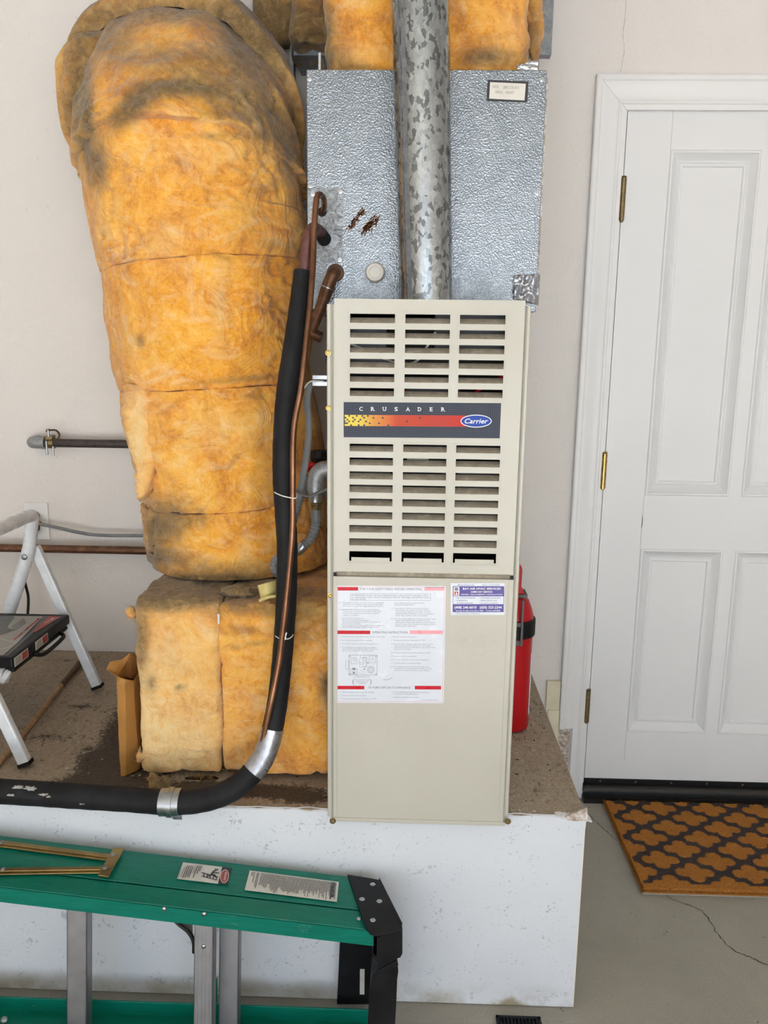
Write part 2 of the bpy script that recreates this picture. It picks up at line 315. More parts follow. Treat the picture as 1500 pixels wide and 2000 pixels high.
        if solid:
            md = o.modifiers.new('thickness', 'SOLIDIFY'); md.thickness = solid; md.offset = 0
        if bevel:
            md = o.modifiers.new('bevel', 'BEVEL'); md.width = bevel; md.segments = 2; md.limit_method = 'ANGLE'; md.angle_limit = math.radians(40)
        if subsurf:
            md = o.modifiers.new('subdivision', 'SUBSURF'); md.levels = subsurf; md.render_levels = subsurf
        return o
def thing(name, loc, label, cat, group=None):
    o = bpy.data.objects.new(name, None); COL.objects.link(o); o.location = loc; o.empty_display_size = .05; ORG[o.name] = V(loc)
    return tag(o, label, cat, group)
def tag(o, label=None, cat=None, group=None, kind=None):
    if label: o['label'] = label
    if cat: o['category'] = cat
    if group: o['group'] = group
    if kind: o['kind'] = kind
    return o
def lab(o, text): o['label'] = text; return o
def rivet(c, nrm, r=.004, h=.0025): return MB().lathe([(r, 0), (r*.98, h*.4), (r*.75, h*.8), (r*.35, h)], c, nrm, 14)
def screw(c, nrm, r=.005, h=.004):
    mb = MB().lathe([(r*1.5, 0), (r*1.5, h*.25), (r*1.0, h*.3)], c, nrm, 16)
    return mb.lathe([(r, h*.3), (r, h), (r*.7, h*1.1)], c, nrm, 6)
_tc = {}
def glyphs(text, shear=0., bold=0.):
    k = (text, shear, bold)
    if k not in _tc:
        cu = bpy.data.curves.new('lettering', 'FONT'); cu.body = text; cu.size = 1.0; cu.shear = shear; cu.offset = bold; cu.resolution_u = 2; cu.fill_mode = 'FRONT'
        ob = bpy.data.objects.new('lettering', cu); me = bpy.data.meshes.new_from_object(ob)
        _tc[k] = ([tuple(v.co) for v in me.vertices], [tuple(p.vertices) for p in me.polygons])
        bpy.data.objects.remove(ob); bpy.data.curves.remove(cu); bpy.data.meshes.remove(me)
    return _tc[k]
def put_text(mb, text, mp, cx, cy, ch, cw=None, shear=0., bold=0., center=False):
    "flat letters: baseline starts at (cx, cy) of the 2-D chart mp, cap height ch, fitted to width cw"
    vs, fs = glyphs(text, shear, bold)
    if not vs: return
    x0 = min(v[0] for v in vs); x1 = max(v[0] for v in vs); sy = ch/.70; sx = (cw/(x1-x0)) if cw else sy
    o = mp(cx, cy); ex = mp(cx+1, cy)-o; ey = mp(cx, cy-1)-o; off = (x1-x0)*sx/2 if center else 0.
    mb.add([o+ex*((v[0]-x0)*sx-off)+ey*(v[1]*sy) for v in vs], fs)
def chart(px0, py0, sc, Y):
    "2-D chart: pixels of a picture detail (origin px0,py0, sc detail pixels per photo pixel) laid on plane y=Y"
    return lambda a, b: P(px0+a/sc, py0+b/sc, Y)
# ================================================================== the setting
HP, PD, PX = .4675, -.8764, .391           # platform height, front plane, right side
DX0, DX1, DZ0, DZ1 = .600, 1.512, .064, 2.094   # door slab
mb = MB()
mb.box(GX0-.15, DX0-.012, 0, .14, 0, GZ); mb.box(DX1+.012, GX1+.15, 0, .14, 0, GZ); mb.box(DX0-.012, DX1+.012, 0, .14, DZ1+.008, GZ)
wall_back = tag(mb.build('wall_back', 'wall'), kind='structure')
tag(MB().box(GX0-.15, GX0, GY-.15, 0, 0, GZ).build('wall_left', 'wall'), kind='structure')
tag(MB().box(GX1, GX1+.15, GY-.15, 0, 0, GZ).build('wall_right', 'wall'), kind='structure')
tag(MB().box(GX0, OX0, GY-.15, GY, 0, GZ).box(OX1, GX1, GY-.15, GY, 0, GZ).box(OX0, OX1, GY-.15, GY, OZ, GZ).build('wall_front', 'wall'), kind='structure')
tag(MB().box(GX0-.15, GX1+.15, GY-.15, .14, GZ, GZ+.12).build('ceiling', 'ceiling'), kind='structure')
floor = tag(MB().box(GX0-.15, GX1+.15, GY-.15, .14, -.12, 0).build('floor', 'concrete'), kind='structure')
tag(MB().box(-14, 14, GY-16, GY-.15, -.14, -.02).build('floor_driveway', 'driveway'), kind='structure')
# cracks of the slab
def crack(pts, w0, parent, name='crack', Z=.0008):
    q = catmull([PZ(a, b, Z) for a, b in pts], 6); q = [p+V((random.uniform(-.0028, .0028), random.uniform(-.0028, .0028), 0)) for p in q]
    return MB().ribbon(q, [w0*random.uniform(.5, 1.2) for _ in q], (0, 0, 1)).build(name, 'crack', parent)
crack([(1295, 1738), (1312, 1755), (1338, 1765), (1370, 1778), (1392, 1808), (1402, 1825), (1425, 1850), (1450, 1863), (1475, 1874), (1500, 1884), (1560, 1900)], .0028, floor)
crack([(1150, 1592), (1165, 1606), (1182, 1622), (1204, 1641)], .0022, floor)
# door, jamb, casing
door = tag(thing('door_1', (.6*DX0+.4*DX1, .0, 0), None, None), kind='structure')
U0 = P(1320, 292, 0).x; U1 = P(1497, 292, 0).x; UZ1 = P(1400, 292, 0).z; UZ0 = P(1340, 969, 0).z; LZ1 = P(1330, 1073, 0).z; LZ0 = P(1300, 1432, 0).z
pw = U1-U0; R0 = P(1437, 1075, 0).x; R1 = R0+pw; ft = .004; U0 = (U0+P(1252, 968, 0).x+P(1222, 1432, 0).x)/3; U1 = (U1+P(1422, 970, 0).x+P(1410, 1074, 0).x)/3
mb = MB()   # stiles and rails around the four sunk panels
for x0, x1 in ((DX0, U0), (U1, R0), (R1, DX1)): mb.box(x0, x1, ft, .044, DZ0, DZ1)
for x0, x1 in ((U0, U1), (R0, R1)):
    for z0, z1 in ((DZ0, LZ0), (LZ1, UZ0), (UZ1, DZ1)): mb.box(x0, x1, ft, .044, z0, z1)
mb.build('door_slab', 'door', door)
for x0, x1 in ((U0, U1), (R0, R1)):
    for z0, z1 in ((LZ0, LZ1), (UZ0, UZ1)):
        pm = MB(); prof = [(0, ft), (.003, ft-.004), (.008, ft-.004), (.0105, ft), (.026, .020), (.029, .022), (.031, .018), (.036, .014), (.041, .014), (.044, .019), (.046, .019)]
        o = 0
        for k, (i, y) in enumerate(prof): pm.v += [V((x0+i, y, z0+i)), V((x1-i, y, z0+i)), V((x1-i, y, z1-i)), V((x0+i, y, z1-i))]
        for k in range(len(prof)-1):
            for j in range(4): pm.f.append((4*k+j, 4*k+(j+1) % 4, 4*k+4+(j+1) % 4, 4*k+4+j))
        pm.f.append(tuple(4*(len(prof)-1)+j for j in range(4)))
        pm.build('panel', 'door', door)
# thin joint lines of the slab where rails meet stiles
for zz in (UZ1, UZ0, LZ1, LZ0):
    MB().box(U0-.0008, U0+.0008, ft-.0006, ft+.001, zz+(.0 if zz in (UZ1, LZ1) else -.10), zz+(.10 if zz in (UZ1, LZ1) else 0.)).build('joint', 'bare_edge', door)
mb = MB().box(DX0, DX1, -.004, .040, DZ0-.012, DZ0+.001); sw = mb.build('door_sweep', 'black_rubber', door)
for k in range(8): rivet(V((DX0+.05+k*.115, -.004, DZ0-.005)), (0, -1, 0), .003, .0015).build('tack', 'old_brass', sw)
thr = tag(thing('trim_threshold', (1.05, -.01, 0), None, None), kind='structure')
q = [(-.010, .050), (-.018, .050), (-.024, .046), (-.027, .040), (-.028, .032), (-.020, .026), (.10, .026), (.10, .05)]
MB().prism([(DX0-.006, a, b) for a, b in q], (DX1-DX0+.012, 0, 0)).build('sill_nose', 'bronze_sill', thr, smooth=True, angle=30)
mb = MB().box(DX0-.008, DX1+.008, -.041, .12, 0, .011)
for k in range(4): mb.box(DX0-.008, DX1+.008, -.039+k*.0058, -.036+k*.0058, .011, .014+k*.0025)
mb.build('sill_plate', 'bronze_sill', thr)
def hinge(px, py0, py1, mat, two):
    a = P(px[0], py0, -.012); b = P(px[1], py1, -.012); x = (a.x+b.x)/2+.0; a.x = x; b.x = x; a.y = b.y = -.008
    h = MB(); L = (a-b).length; d = (a-b)/L; r = .0085 if two else .0082
    h.cyl(b, a, r*.93, 16); nk = 3 if two else 5; cut = [0, .16, .86, 1] if two else [0, .2, .4, .6, .8, 1]
    for i in range(nk): h.cyl(b+d*(L*cut[i]+.0008), b+d*(L*cut[i+1]-.0008), r, 18)
    h.lathe([(r*.8, 0), (r*1.05, .003), (r*.5, .006)], a, d, 16); h.lathe([(r*.8, 0), (r*.8, .003), (r*.4, .005)], b, -d, 16)
    h.box(x-.009, x+.003, -.004, .003, b.z+.002, a.z-.002)
    o = h.build('hinge', mat, door, smooth=True); return o
lab(hinge((1219, 1214), 347, 430, 'old_brass', False), 'tarnished five-knuckle butt hinge')
lab(hinge((1182, 1177), 886, 954, 'brass', True), 'bright brass spring hinge')
lab(hinge((1150, 1145), 1349, 1411, 'old_brass', False), 'tarnished butt hinge')
# jamb
mb = MB().box(DX0-.012, DX0-.003, .0, .13, 0, DZ1+.007).box(DX1+.003, DX1+.012, 0, .13, 0, DZ1+.007).box(DX0-.012, DX1+.012, 0, .13, DZ1+.003, DZ1+.008)
mb.box(DX0-.003, DX0+.014, .047, .06, .03, DZ1+.003); mb.box(DX0-.003, DX1+.003, .047, .06, DZ1-.014, DZ1+.003)
tag(mb.build('trim_jamb', 'trim'), kind='structure')
casing = tag(thing('trim_1', (.55, -.01, 0), None, None), kind='structure')
CX0, CX1 = .5035, .5925; CZ1 = P(1300, 144, -.02).z; CZ0 = CZ1-(CX1-CX0); CXR = DX1+.008+.089
prof = [(0, 0), (0, .020), (.004, .022), (.014, .022), (.018, .0185), (.022, .0185), (.030, .0165), (.045, .0125), (.058, .0115), (.064, .0125), (.068, .0150), (.073, .0150), (.076, .0115), (.089, .0105), (.089, 0)]
NZ = P(1093, 1424, -.02).z
def strip(name, f0, f1, pr=prof):
    mb = MB(); n = len(pr)
    mb.v += [V(f0(u, d)) for u, d in pr]+[V(f1(u, d)) for u, d in pr]
    mb.f += [(i, i+1, n+i+1, n+i) for i in range(n-1)]+[tuple(range(n)), tuple(range(2*n-1, n-1, -1)), (n-1, 0, n, 2*n-1)]
    return mb.build(name, 'trim', casing, smooth=True, angle=25)
strip('side_casing', lambda u, d: (CX0+u, -d, NZ), lambda u, d: (CX0+u, -d, CZ1-u))
strip('head_casing', lambda u, d: (CX0+u+.0008, -d, CZ1-u), lambda u, d: (CXR-u, -d, CZ1-u))
strip('right_casing', lambda u, d: (CXR-u, -d, 0), lambda u, d: (CXR-u, -d, CZ1-u))
p2 = [(.036, 0)]+[q for q in prof if q[0] > .036]
strip('lower_casing', lambda u, d: (CX0+u, -d, .0), lambda u, d: (CX0+u, -d, NZ), p2)
MB().box(CX0, CX0+.036, -.012, -.0003, .0005, NZ-.001).build('foundation_curb', 'chip', casing)
# crack in the plaster above the casing
q = catmull([P(a, b, -.0006) for a, b in ((1224, -20), (1221, 30), (1217, 70), (1219, 100), (1212, 141))], 8)
q = [p+V((random.uniform(-.001, .001), 0, 0)) for p in q]
MB().ribbon(q, [.0009*random.uniform(.4, 1.3) for _ in q], (0, -1, 0)).build('plaster_crack', 'faded_ink', wall_back)
# short cream baseboard end
bb = tag(thing('baseboard_right', (.49, -.01, .25), None, None), kind='structure')
a = P(1069, 1331, -.014); b = P(1094, 1412, -.014)
MB().box(a.x, CX0-.001, -.014, 0, .20, a.z).build('baseboard_end', 'cream_plastic', bb, bevel=.002)
MB().box(a.x+.006, CX0-.001, -.019, -.014, .20, P(1080, 1388, -.02).z).build('baseboard_foot', 'cream_plastic', bb, bevel=.002)
# ------------------------------------------------------------------ platform
PL = thing('equipment_platform', (-.6, -.44, 0), 'raised plywood platform with white front and brown board top under the furnace', 'platform')
nx, ny = 150, 60; mb = MB(); dirt_shade = []
DB = [(180, 1440, 330, 150, .20), (300, 1490, 45, 30, .9), (180, 1480, 30, 20, .6), (195, 1500, 40, 18, .8), (225, 1450, 25, 45, .85), (250, 1420, 18, 40, .6), (130, 1530, 60, 8, .5), (240, 1530, 80, 14, .75), (170, 1520, 40, 10, .6),  # deck dirt; the broad first patch also paints in shade from things standing there
      (500, 1545, 120, 14, 1.0), (400, 1535, 60, 10, .9), (600, 1560, 60, 14, .8), (160, 1380, 30, 6, .5), (90, 1440, 60, 8, .35), (130, 1290, 60, 4, .4), (250, 1380, 20, 30, .4)]  # strips below the wool box also paint in the shaded gap under it
x0, x1, y0, y1 = GX0+.002, PX, PD, -.0015
for j in range(ny+1):
    for i in range(nx+1):
        q = V((x0+(x1-x0)*i/nx, y0+(y1-y0)*j/ny, HP)); 
        if j == 0: q.z -= .0015
        a, b = pix(q); dirt_shade.append(min(1.2, sum(k*math.exp(-((a-cx)/sx)**2-((b-cy)/sy)**2) for cx, cy, sx, sy, k in DB))); mb.v.append(q)
for j in range(ny):
    for i in range(nx):
        k = j*(nx+1)+i; mb.f.append((k, k+1, k+nx+2, k+nx+1))
o = MB(); base = len(mb.v)
mb.build('deck_board', 'board', PL, attrs={'dirt_shade': dirt_shade})
# the board's white painted front edge, chipped along the top and at the corner
mb = MB(); N = 220
for i in range(N+1):
    x = GX0+.002+(PX-GX0-.002)*i/N; ch = max(0, noise.noise(V((x*18, 3, 0)))-.15)*.010+max(0, noise.noise(V((x*60, 9, 0))))*.002
    if x > .28: ch *= .3
    mb.v += [V((x, PD-.003, HP-.024)), V((x, PD-.003, HP-.003-ch)), V((x, PD+.002+ch*1.2, HP+.0006))]
for i in range(N):
    k = 3*i; mb.f += [(k, k+3, k+4, k+1), (k+1, k+4, k+5, k+2)]
mb.build('deck_edge', 'platform', PL)
MB().box(GX0+.002, PX, PD, -.0015, HP-.022, HP-.0006).build('deck_core', 'board', PL)
MB().box(GX0+.002, PX-.004, PD-.0015, PD+.018, 0.002, HP-.0235).build('front_panel', 'platform', PL)
MB().box(PX-.018, PX, PD, -.0015, 0.001, HP-.0225).build('side_panel', 'wall', PL)
# broken corner of the board
mb = MB(); R = random.Random(3)
cA = [P(1103, 1594, PD), P(1120, 1585, PD), P(1146, 1576, PD), P(1147, 1597, PD), P(1128, 1601, PD), P(1108, 1600, PD)]
mb.prism([V((p.x, PD-.0055-.002*R.random(), p.z)) for p in cA], (0, .006, 0)); mb.build('broken_corner', 'chip', PL, bevel=.0012)
mb = MB()
for k in range(7):
    t = k/6; c = V((PX-.062+t*.060, PD-.003, HP-.002-.006*t)); mb.prism([c, c+V((.014, -.001, -.004)), c+V((.010, .012, .003)), c+V((-.004, .010, .003))], (0, 0, .003))
mb.build('paint_flake', 'bare_edge', PL)
# small paint chips and plaster crumbs lying on the deck stay part of its surface
mb = MB(); R = random.Random(11)
for k in range(46):
    px, py = (R.uniform(1010, 1130), R.uniform(1440, 1585)) if k < 20 else (R.uniform(10, 640), R.uniform(1290, 1575))
    c = PZ(px, py, HP)
    if not (c.x < PX-.01 and PD+.01 < c.y < -.02): continue
    s = R.uniform(.001, .0032); a = R.uniform(0, 3.1); d = V((math.cos(a), math.sin(a), 0))*s; e = V((-d.y, d.x, 0))*R.uniform(.3, .9)
    mb.prism([c+d, c+e, c-d, c-e], (0, 0, .0012))
tag(mb.build('debris', 'bare_edge', PL), kind='stuff')
mb = MB(); R = random.Random(12)
for k in range(80):
    px, py = (R.uniform(1005, 1140), R.uniform(1320, 1585)) if k < 30 else (R.uniform(10, 640), R.uniform(1290, 1575))
    c = PZ(px, py, HP)
    if not (c.x < PX-.01 and PD+.01 < c.y < -.02): continue
    s = R.uniform(.001, .004); a = R.uniform(0, 3.1); d = V((math.cos(a), math.sin(a), 0))*s; e = V((-d.y, d.x, 0))*R.uniform(.2, .7)
    mb.prism([c+d, c+e, c-d, c-e], (0, 0, .0012))
tag(mb.build('dark_debris', 'crack', PL), kind='stuff')
# ------------------------------------------------------------------ doormat
MT = thing('doormat', (1.0, -.26, 0), 'brown coir doormat with dark trellis print on the concrete before the white door', 'doormat')
mx1, my0 = 1.41, -.485
MB().box(MX0+.001, mx1, my0+.0005, MY1, .0005, .004).build('backing', 'print_grey', MT)
mb = MB(); nx, ny = 150, 90
for j in range(ny+1):
    for i in range(nx+1):
        x = MX0+.001+(mx1-MX0-.002)*i/nx; y = my0+.001+(MY1-my0-.002)*j/ny; e = 0 if (i in (0, nx) or j in (0, ny)) else 1
        mb.v.append(V((x, y, .004+e*(.014+.003*noise.noise(V((x*130, y*130, 0)))))))
for j in range(ny):
    for i in range(nx): k = j*(nx+1)+i; mb.f.append((k, k+1, k+nx+2, k+nx+1))
mb.build('coir_pile', 'coir', MT)
mb = MB(); R = random.Random(5)
for k in range(26000):
    x = R.uniform(MX0, mx1); y = R.uniform(my0, MY1)
    if k % 9 == 0: y = my0+R.uniform(0, .006)
    if k % 17 == 0: x = MX0+R.uniform(0, .005)
    c = V((x, y, .012 if k % 9 and k % 17 else .009)); a = R.uniform(0, 6.3); w = V((math.cos(a), math.sin(a), 0))*.0007; t = V((R.gauss(0, .003), R.gauss(0, .003), R.uniform(.006, .0105)))
    if k % 9 == 0: t += V((0, -.003, -.004))
    n = len(mb.v); mb.v += [c-w, c+w, c+t]; mb.f.append((n, n+1, n+2))
tag(mb.build('coir_fibres', 'coir', MT), kind='stuff')
# floor grate at the foot of the platform
a = PZ(968, 1987, .0); b = PZ(1054, 1987, 0.)
GR = thing('floor_grate', ((a.x+b.x)/2, a.y-.05, 0), 'small black slatted grate on the floor below the white platform front', 'grate')
mb = MB(); gy1, gy0 = a.y-.002, a.y-.10
for x in (a.x, b.x-.006): mb.box(x, x+.006, gy0, gy1, 0, .008)
mb.box(a.x, b.x, gy1-.006, gy1, 0, .008).box(a.x, b.x, gy0, gy0+.006, 0, .008).box(a.x+.004, b.x-.004, gy0+.004, gy1-.004, 0, .001)
mb.build('frame', 'black_plastic', GR)
for k in range(11):
    x = a.x+.009+k*(b.x-a.x-.018)/10; MB().box(x-.0018, x+.0018, gy0+.006, gy1-.006, .001, .007).build('slat', 'black_plastic', GR)
# ================================================================== furnace
FY = -.906; FX0, FX1, FZ0, FZ1 = -.153, .224, .460, 1.512
FU = thing('furnace', ((FX0+FX1)/2, -.55, HP), 'tall beige upright gas furnace cabinet with louvred upper door on white platform', 'furnace')
mb = MB(); t = .0015      # hollow casing: sides, back, top, bottom
for x in (FX0, FX1-t*2): mb.box(x, x+t*2, -.893, -.20, HP+.0012, FZ1-.004)
mb.box(FX0, FX1, -.203, -.20, HP+.0012, FZ1-.004); mb.box(FX0, FX1, -.893, -.20, FZ1-.007, FZ1-.004); mb.box(FX0, FX1, -.893, -.20, HP+.0012, HP+.004)
mb.build('cabinet', 'beige', FU)
# interior seen through the louvres
MB().box(FX0+.01, FX1-.01, -.76, -.74, HP+.01, FZ1-.02).build('inner_baffle', 'dark_interior', FU)
for q in ((FX0+.02, FX0+.11, -.86, -.78, 1.40, 1.47), (.05, .19, -.85, -.77, 1.42, 1.50), (-.02, .10, -.86, -.78, 1.30, 1.36)): MB().box(*q).build('burner_box', 'grey_interior', FU)
MB().box(FX0+.03, FX0+.12, -.86, -.79, 1.10, 1.21).build('gas_valve', 'grey_interior', FU); MB().box(.07, .18, -.86, -.80, 1.13, 1.2).build('control_box', 'grey_interior', FU)
MB().box(.0, .042, -.875, -.86, 1.205, 1.235).build('tag_card', 'label_old', FU)
for k, (a, b, c) in enumerate((((-.12, 1.44), (0., 1.40), (.05, 1.46)), ((-.04, 1.36), (.08, 1.33), (.18, 1.38)), ((-.13, 1.2), (-.02, 1.22), (.1, 1.19)))):
    MB().tube(catmull([(p[0], -.87+.008*math.sin(i*2), p[1]) for i, p in enumerate((a, b, c))], 8), .0025, 8).build('wire', ('label_old', 'red_ink', 'black_plastic')[k], FU, smooth=True)
# side flanges of the front
def flange(xa, xb, name='side_flange'):
    mb = MB(); s = 1 if xb > xa else -1; q = [(xa, -.890), (xa, -.897), (xa+s*.002, -.899), (xa+s*.006, -.899), (xa+s*.009, -.903), (xa+s*.012, -.899), (xb, -.899), (xb, -.890)]
    mb.prism([(x, y, FZ0+.004) for x, y in q], (0, 0, FZ1-.008-FZ0)); return mb.build(name, 'beige', FU, smooth=True, angle=20)
flange(FX0, FX0+.018); flange(FX1, FX1-.017)
# upper louvred door
UX0, UX1 = FX0+.0145, FX1-.0125
UZT = P(833, 585, FY).z; UZB = P(833, 1119, FY).z
rows_px = [(613, 631), (643, 660), (672, 689), (701, 718), (730, 746), (758, 774), (867, 882), (894, 909), (921, 936), (947, 962), (974, 988), (1000, 1014), (1026, 1040), (1052, 1066), (1077, 1096)]
rows = [(P(727, a, FY).z, P(727, b, FY).z) for a, b in rows_px]
def cx(pt, pb, t=.5): return P(pt, 620, FY).x*.5+P(pb, 1060, FY).x*.5
cols = [(cx(683, 683), cx(771, 766)), (cx(791, 785.5), cx(880, 867)), (cx(898, 886), cx(987.5, 970))]
xs = sorted([UX0, UX1]+[x for c in cols for x in c]); zs = sorted([UZT, UZB]+[z for r in rows for z in r], reverse=True)
UD = None; mb = MB(); idx = {}
def vid(x, z):
    k = (round(x, 5), round(z, 5))
    if k not in idx: idx[k] = len(mb.v); mb.v.append(V((x, FY, z)))
    return idx[k]
dirt_shade = []
for i in range(len(xs)-1):
    for j in range(len(zs)-1):
        mx = (xs[i]+xs[i+1])/2; mz = (zs[j]+zs[j+1])/2
        if any(c[0] < mx < c[1] for c in cols) and any(r[1] < mz < r[0] for r in rows): continue
        mb.f.append((vid(xs[i], zs[j]), vid(xs[i], zs[j+1]), vid(xs[i+1], zs[j+1]), vid(xs[i+1], zs[j])))
ud = mb.build('upper_door', 'beige', FU); md = ud.modifiers.new('thickness', 'SOLIDIFY'); md.thickness = .0014; md.offset = 0
# folded rim of the door
mb = MB(); mb.box(UX0, UX0+.0015, FY, -.892, UZB, UZT).box(UX1-.0015, UX1, FY, -.892, UZB, UZT).box(UX0, UX1, FY, -.892, UZT-.0015, UZT).box(UX0, UX1, FY, -.892, UZB, UZB+.0015)
mb.build('door_rim', 'beige', ud)
# raised outline round each louvre column
for (a, b) in cols:
    for r0, r1 in ((rows[0][0], rows[5][1]), (rows[6][0], rows[14][1])):
        mb = MB(); e = .0038; w = .0011; A, B, T, Bo = a-e, b+e, r0+e, r1-e
        for q in ((A, A+w, Bo, T), (B-w, B, Bo, T), (A, B, T-w, T), (A, B, Bo, Bo+w)): mb.box(q[0], q[1], FY-.0015, FY, q[2], q[3])
        mb.build('column_outline', 'beige', ud)
for ri, (zt, zb) in enumerate(rows):
    for (a, b) in cols:
        h = zt-zb; mb = MB()
        if ri < 14:
            zi = zb+h*.62; yi = FY+.016
            mb.hexa([(a-.002, FY+.0006, zb-.001), (b+.002, FY+.0006, zb-.001), (b+.004, yi, zi-.001), (a-.004, yi, zi-.001), (a-.002, FY+.0006, zb+.0004), (b+.002, FY+.0006, zb+.0004), (b+.004, yi, zi), (a-.004, yi, zi)])
            mb.hexa([(a-.004, yi, zi-.008), (b+.004, yi, zi-.008), (b+.004, yi+.001, zi-.008), (a-.004, yi+.001, zi-.008), (a-.004, yi, zi), (b+.004, yi, zi), (b+.004, yi+.001, zi), (a-.004, yi+.001, zi)])
            mb.build('louvre', 'dusty', ud)
        else:
            mb.hexa([(a+.004, FY, zb), (b-.004, FY, zb), (b-.004, FY+.002, zb), (a+.004, FY+.002, zb), (a+.004, FY, zb+h*.36), (b-.004, FY, zb+h*.36), (b-.004, FY+.002, zb+h*.36), (a+.004, FY+.002, zb+h*.36)])
            mb.build('louvre', 'beige', ud)
# name plate
def NP(a, b): return P(660+a/4.545, 780+b/4.545, FY-.0012)
NPm = lambda a, b, d=.0: P(660+a/4.545, 780+b/4.545, FY-.0012-d)
c4 = [NP(51, 24), NP(51, 336), NP(1436, 346), NP(1449, 34)]
npl = MB().prism(c4[::1], (0, .0011, 0)).build('name_plate', 'name_plate', FU)
N1 = lambda a, b: NPm(a, b, .0003); N2 = lambda a, b: NPm(a, b, .0005); N3 = lambda a, b: NPm(a, b, .0008); N4 = lambda a, b: NPm(a, b, .0011)
m = Mat('heat_band'); bx0 = NP(60, 0).x; bx1 = NP(1130, 0).x; x, y, z = m.xyz(); u = m.ma('DIVIDE', m.ma('SUBTRACT', x, bx0), bx1-bx0)
g = m.ma('MAXIMUM', grid(m, x, .00365, .10), grid(m, z, .00365, .10)); cc = m.ramp(u, (0., (.80, .66, .08)), (.13, (.76, .58, .09)), (.24, (.66, .29, .05)), (.42, (.60, .075, .035)), (1., (.62, .022, .028)))
dots = m.ma('MULTIPLY', m.ma('MULTIPLY', grid(m, x, .00365, .26), grid(m, z, .00365, .26)), m.ramp(u, (.38, 0.), (.45, 1.)))
cc = m.mix(m.ma('MULTIPLY', g, .22), cc, (.80, .45, .22)); M['heat_band'] = m.done(m.mix(m.ma('MULTIPLY', dots, .8), cc, (.12, .02, .02)), .4, Specular_IOR_Level=.15)
MB().quad(N1(60, 138), N1(60, 236), N1(1130, 242), N1(1130, 142)).build('heat_band', 'heat_band', npl)
mb = MB()
for a, b in ((100, 146), (167, 147), (217, 148), (266, 147), (67, 163), (134, 163), (233, 163), (316, 164), (398, 164), (84, 180), (150, 180), (200, 180), (60, 195), (100, 196), (134, 196), (184, 196), (250, 197), (68, 212), (82, 212), (283, 213), (365, 213), (117, 229), (184, 229), (233, 229), (447, 230), (613, 195), (728, 163)):
    mb.quad(N2(a-8, b-7), N2(a-8, b+7), N2(a+8, b+7), N2(a+8, b-7))
tag(mb.build('mosaic_print', 'black_ink', npl), kind='stuff')
mb = MB()
for i, ch in enumerate('CRUSADER'):
    px_ = 205+i*104; w = 30 if ch != 'E' else 24; put_text(mb, ch, N2, px_-w/2, 101+i*.6, 34, w, bold=.012)
    # slab serifs
    if ch in 'RUADE':
        for (dx, top) in {'R': ((-11, 0), (-11, 1), (12, 0)), 'U': ((-12, 1), (12, 1)), 'A': ((-13, 0), (13, 0)), 'D': ((-11, 0), (-11, 1)), 'E': ((-9, 0), (-9, 1))}[ch]:
            q = 101+i*.6-(34 if top else 0)+(2 if top else -2); mb.quad(N2(px_+dx-7, q-2), N2(px_+dx-7, q+2), N2(px_+dx+7, q+2), N2(px_+dx+7, q-2))
mb.build('lettering', 'white_ink', npl)
def ellipse(mp, cx_, cy_, a, b, n=48): return [mp(cx_+a*math.cos(2*math.pi*k/n), cy_+b*math.sin(2*math.pi*k/n)) for k in range(n)][::-1]
MB().add(ellipse(N2, 1227, 193, 138, 57), [tuple(range(48))]).build('badge_edge', 'white_ink', npl)
MB().add(ellipse(N3, 1227, 193, 131, 50), [tuple(range(48))]).build('badge', 'blue_ink', npl)
mb = MB(); put_text(mb, 'Carrier', N4, 1125, 213, 42, 208, shear=.28, bold=.010); mb.build('badge_lettering', 'white_ink', npl)
# lower service panel
LY = -.9035; LZT = P(830, 1130, LY).z; LZB = FZ0
mb = MB(); nx, nz = 40, 40; dirt_shade = []; lx0, lx1 = FX0+.0125, FX1-.011
for j in range(nz+1):
    for i in range(nx+1):
        q = V((lx0+(lx1-lx0)*i/nx, LY, LZB+.006+(LZT-LZB-.006)*j/nz)); a, b = pix(q); mb.v.append(q)
        dirt_shade.append(.9*math.exp(-((a-930)/70)**2-((b-1255)/40)**2)+.7*math.exp(-((b-1140)/12)**2)+.5*math.exp(-((a-800)/200)**2-((b-1400)/60)**2))
for j in range(nz):
    for i in range(nx): k = j*(nx+1)+i; mb.f.append((k, k+1, k+nx+2, k+nx+1))
lp = mb.build('lower_panel', 'beige', FU, attrs={'dirt_shade': dirt_shade})
mb = MB().box(lx0, lx0+.0015, LY+.0004, -.892, LZB, LZT).box(lx1-.0015, lx1, LY+.0004, -.892, LZB, LZT).box(lx0, lx1, LY+.0004, -.892, LZT-.001, LZT+.0008)
mb.box(lx0+.006, lx0+.0075, LY-.0012, LY+.001, LZB+.01, LZT-.002).box(lx1-.0095, lx1-.008, LY-.0012, LY+.001, LZB+.01, LZT-.002)
mb.box(lx0+.002, lx1-.002, LY+.0008, LY+.003, LZB+.004, LZB+.010); mb.build('panel_fold', 'beige', lp)
MB().box(FX0+.006, FX1-.006, LY-.003, -.893, LZB-.002, LZB+.0065).build('bottom_lip', 'beige', FU, bevel=.0012)
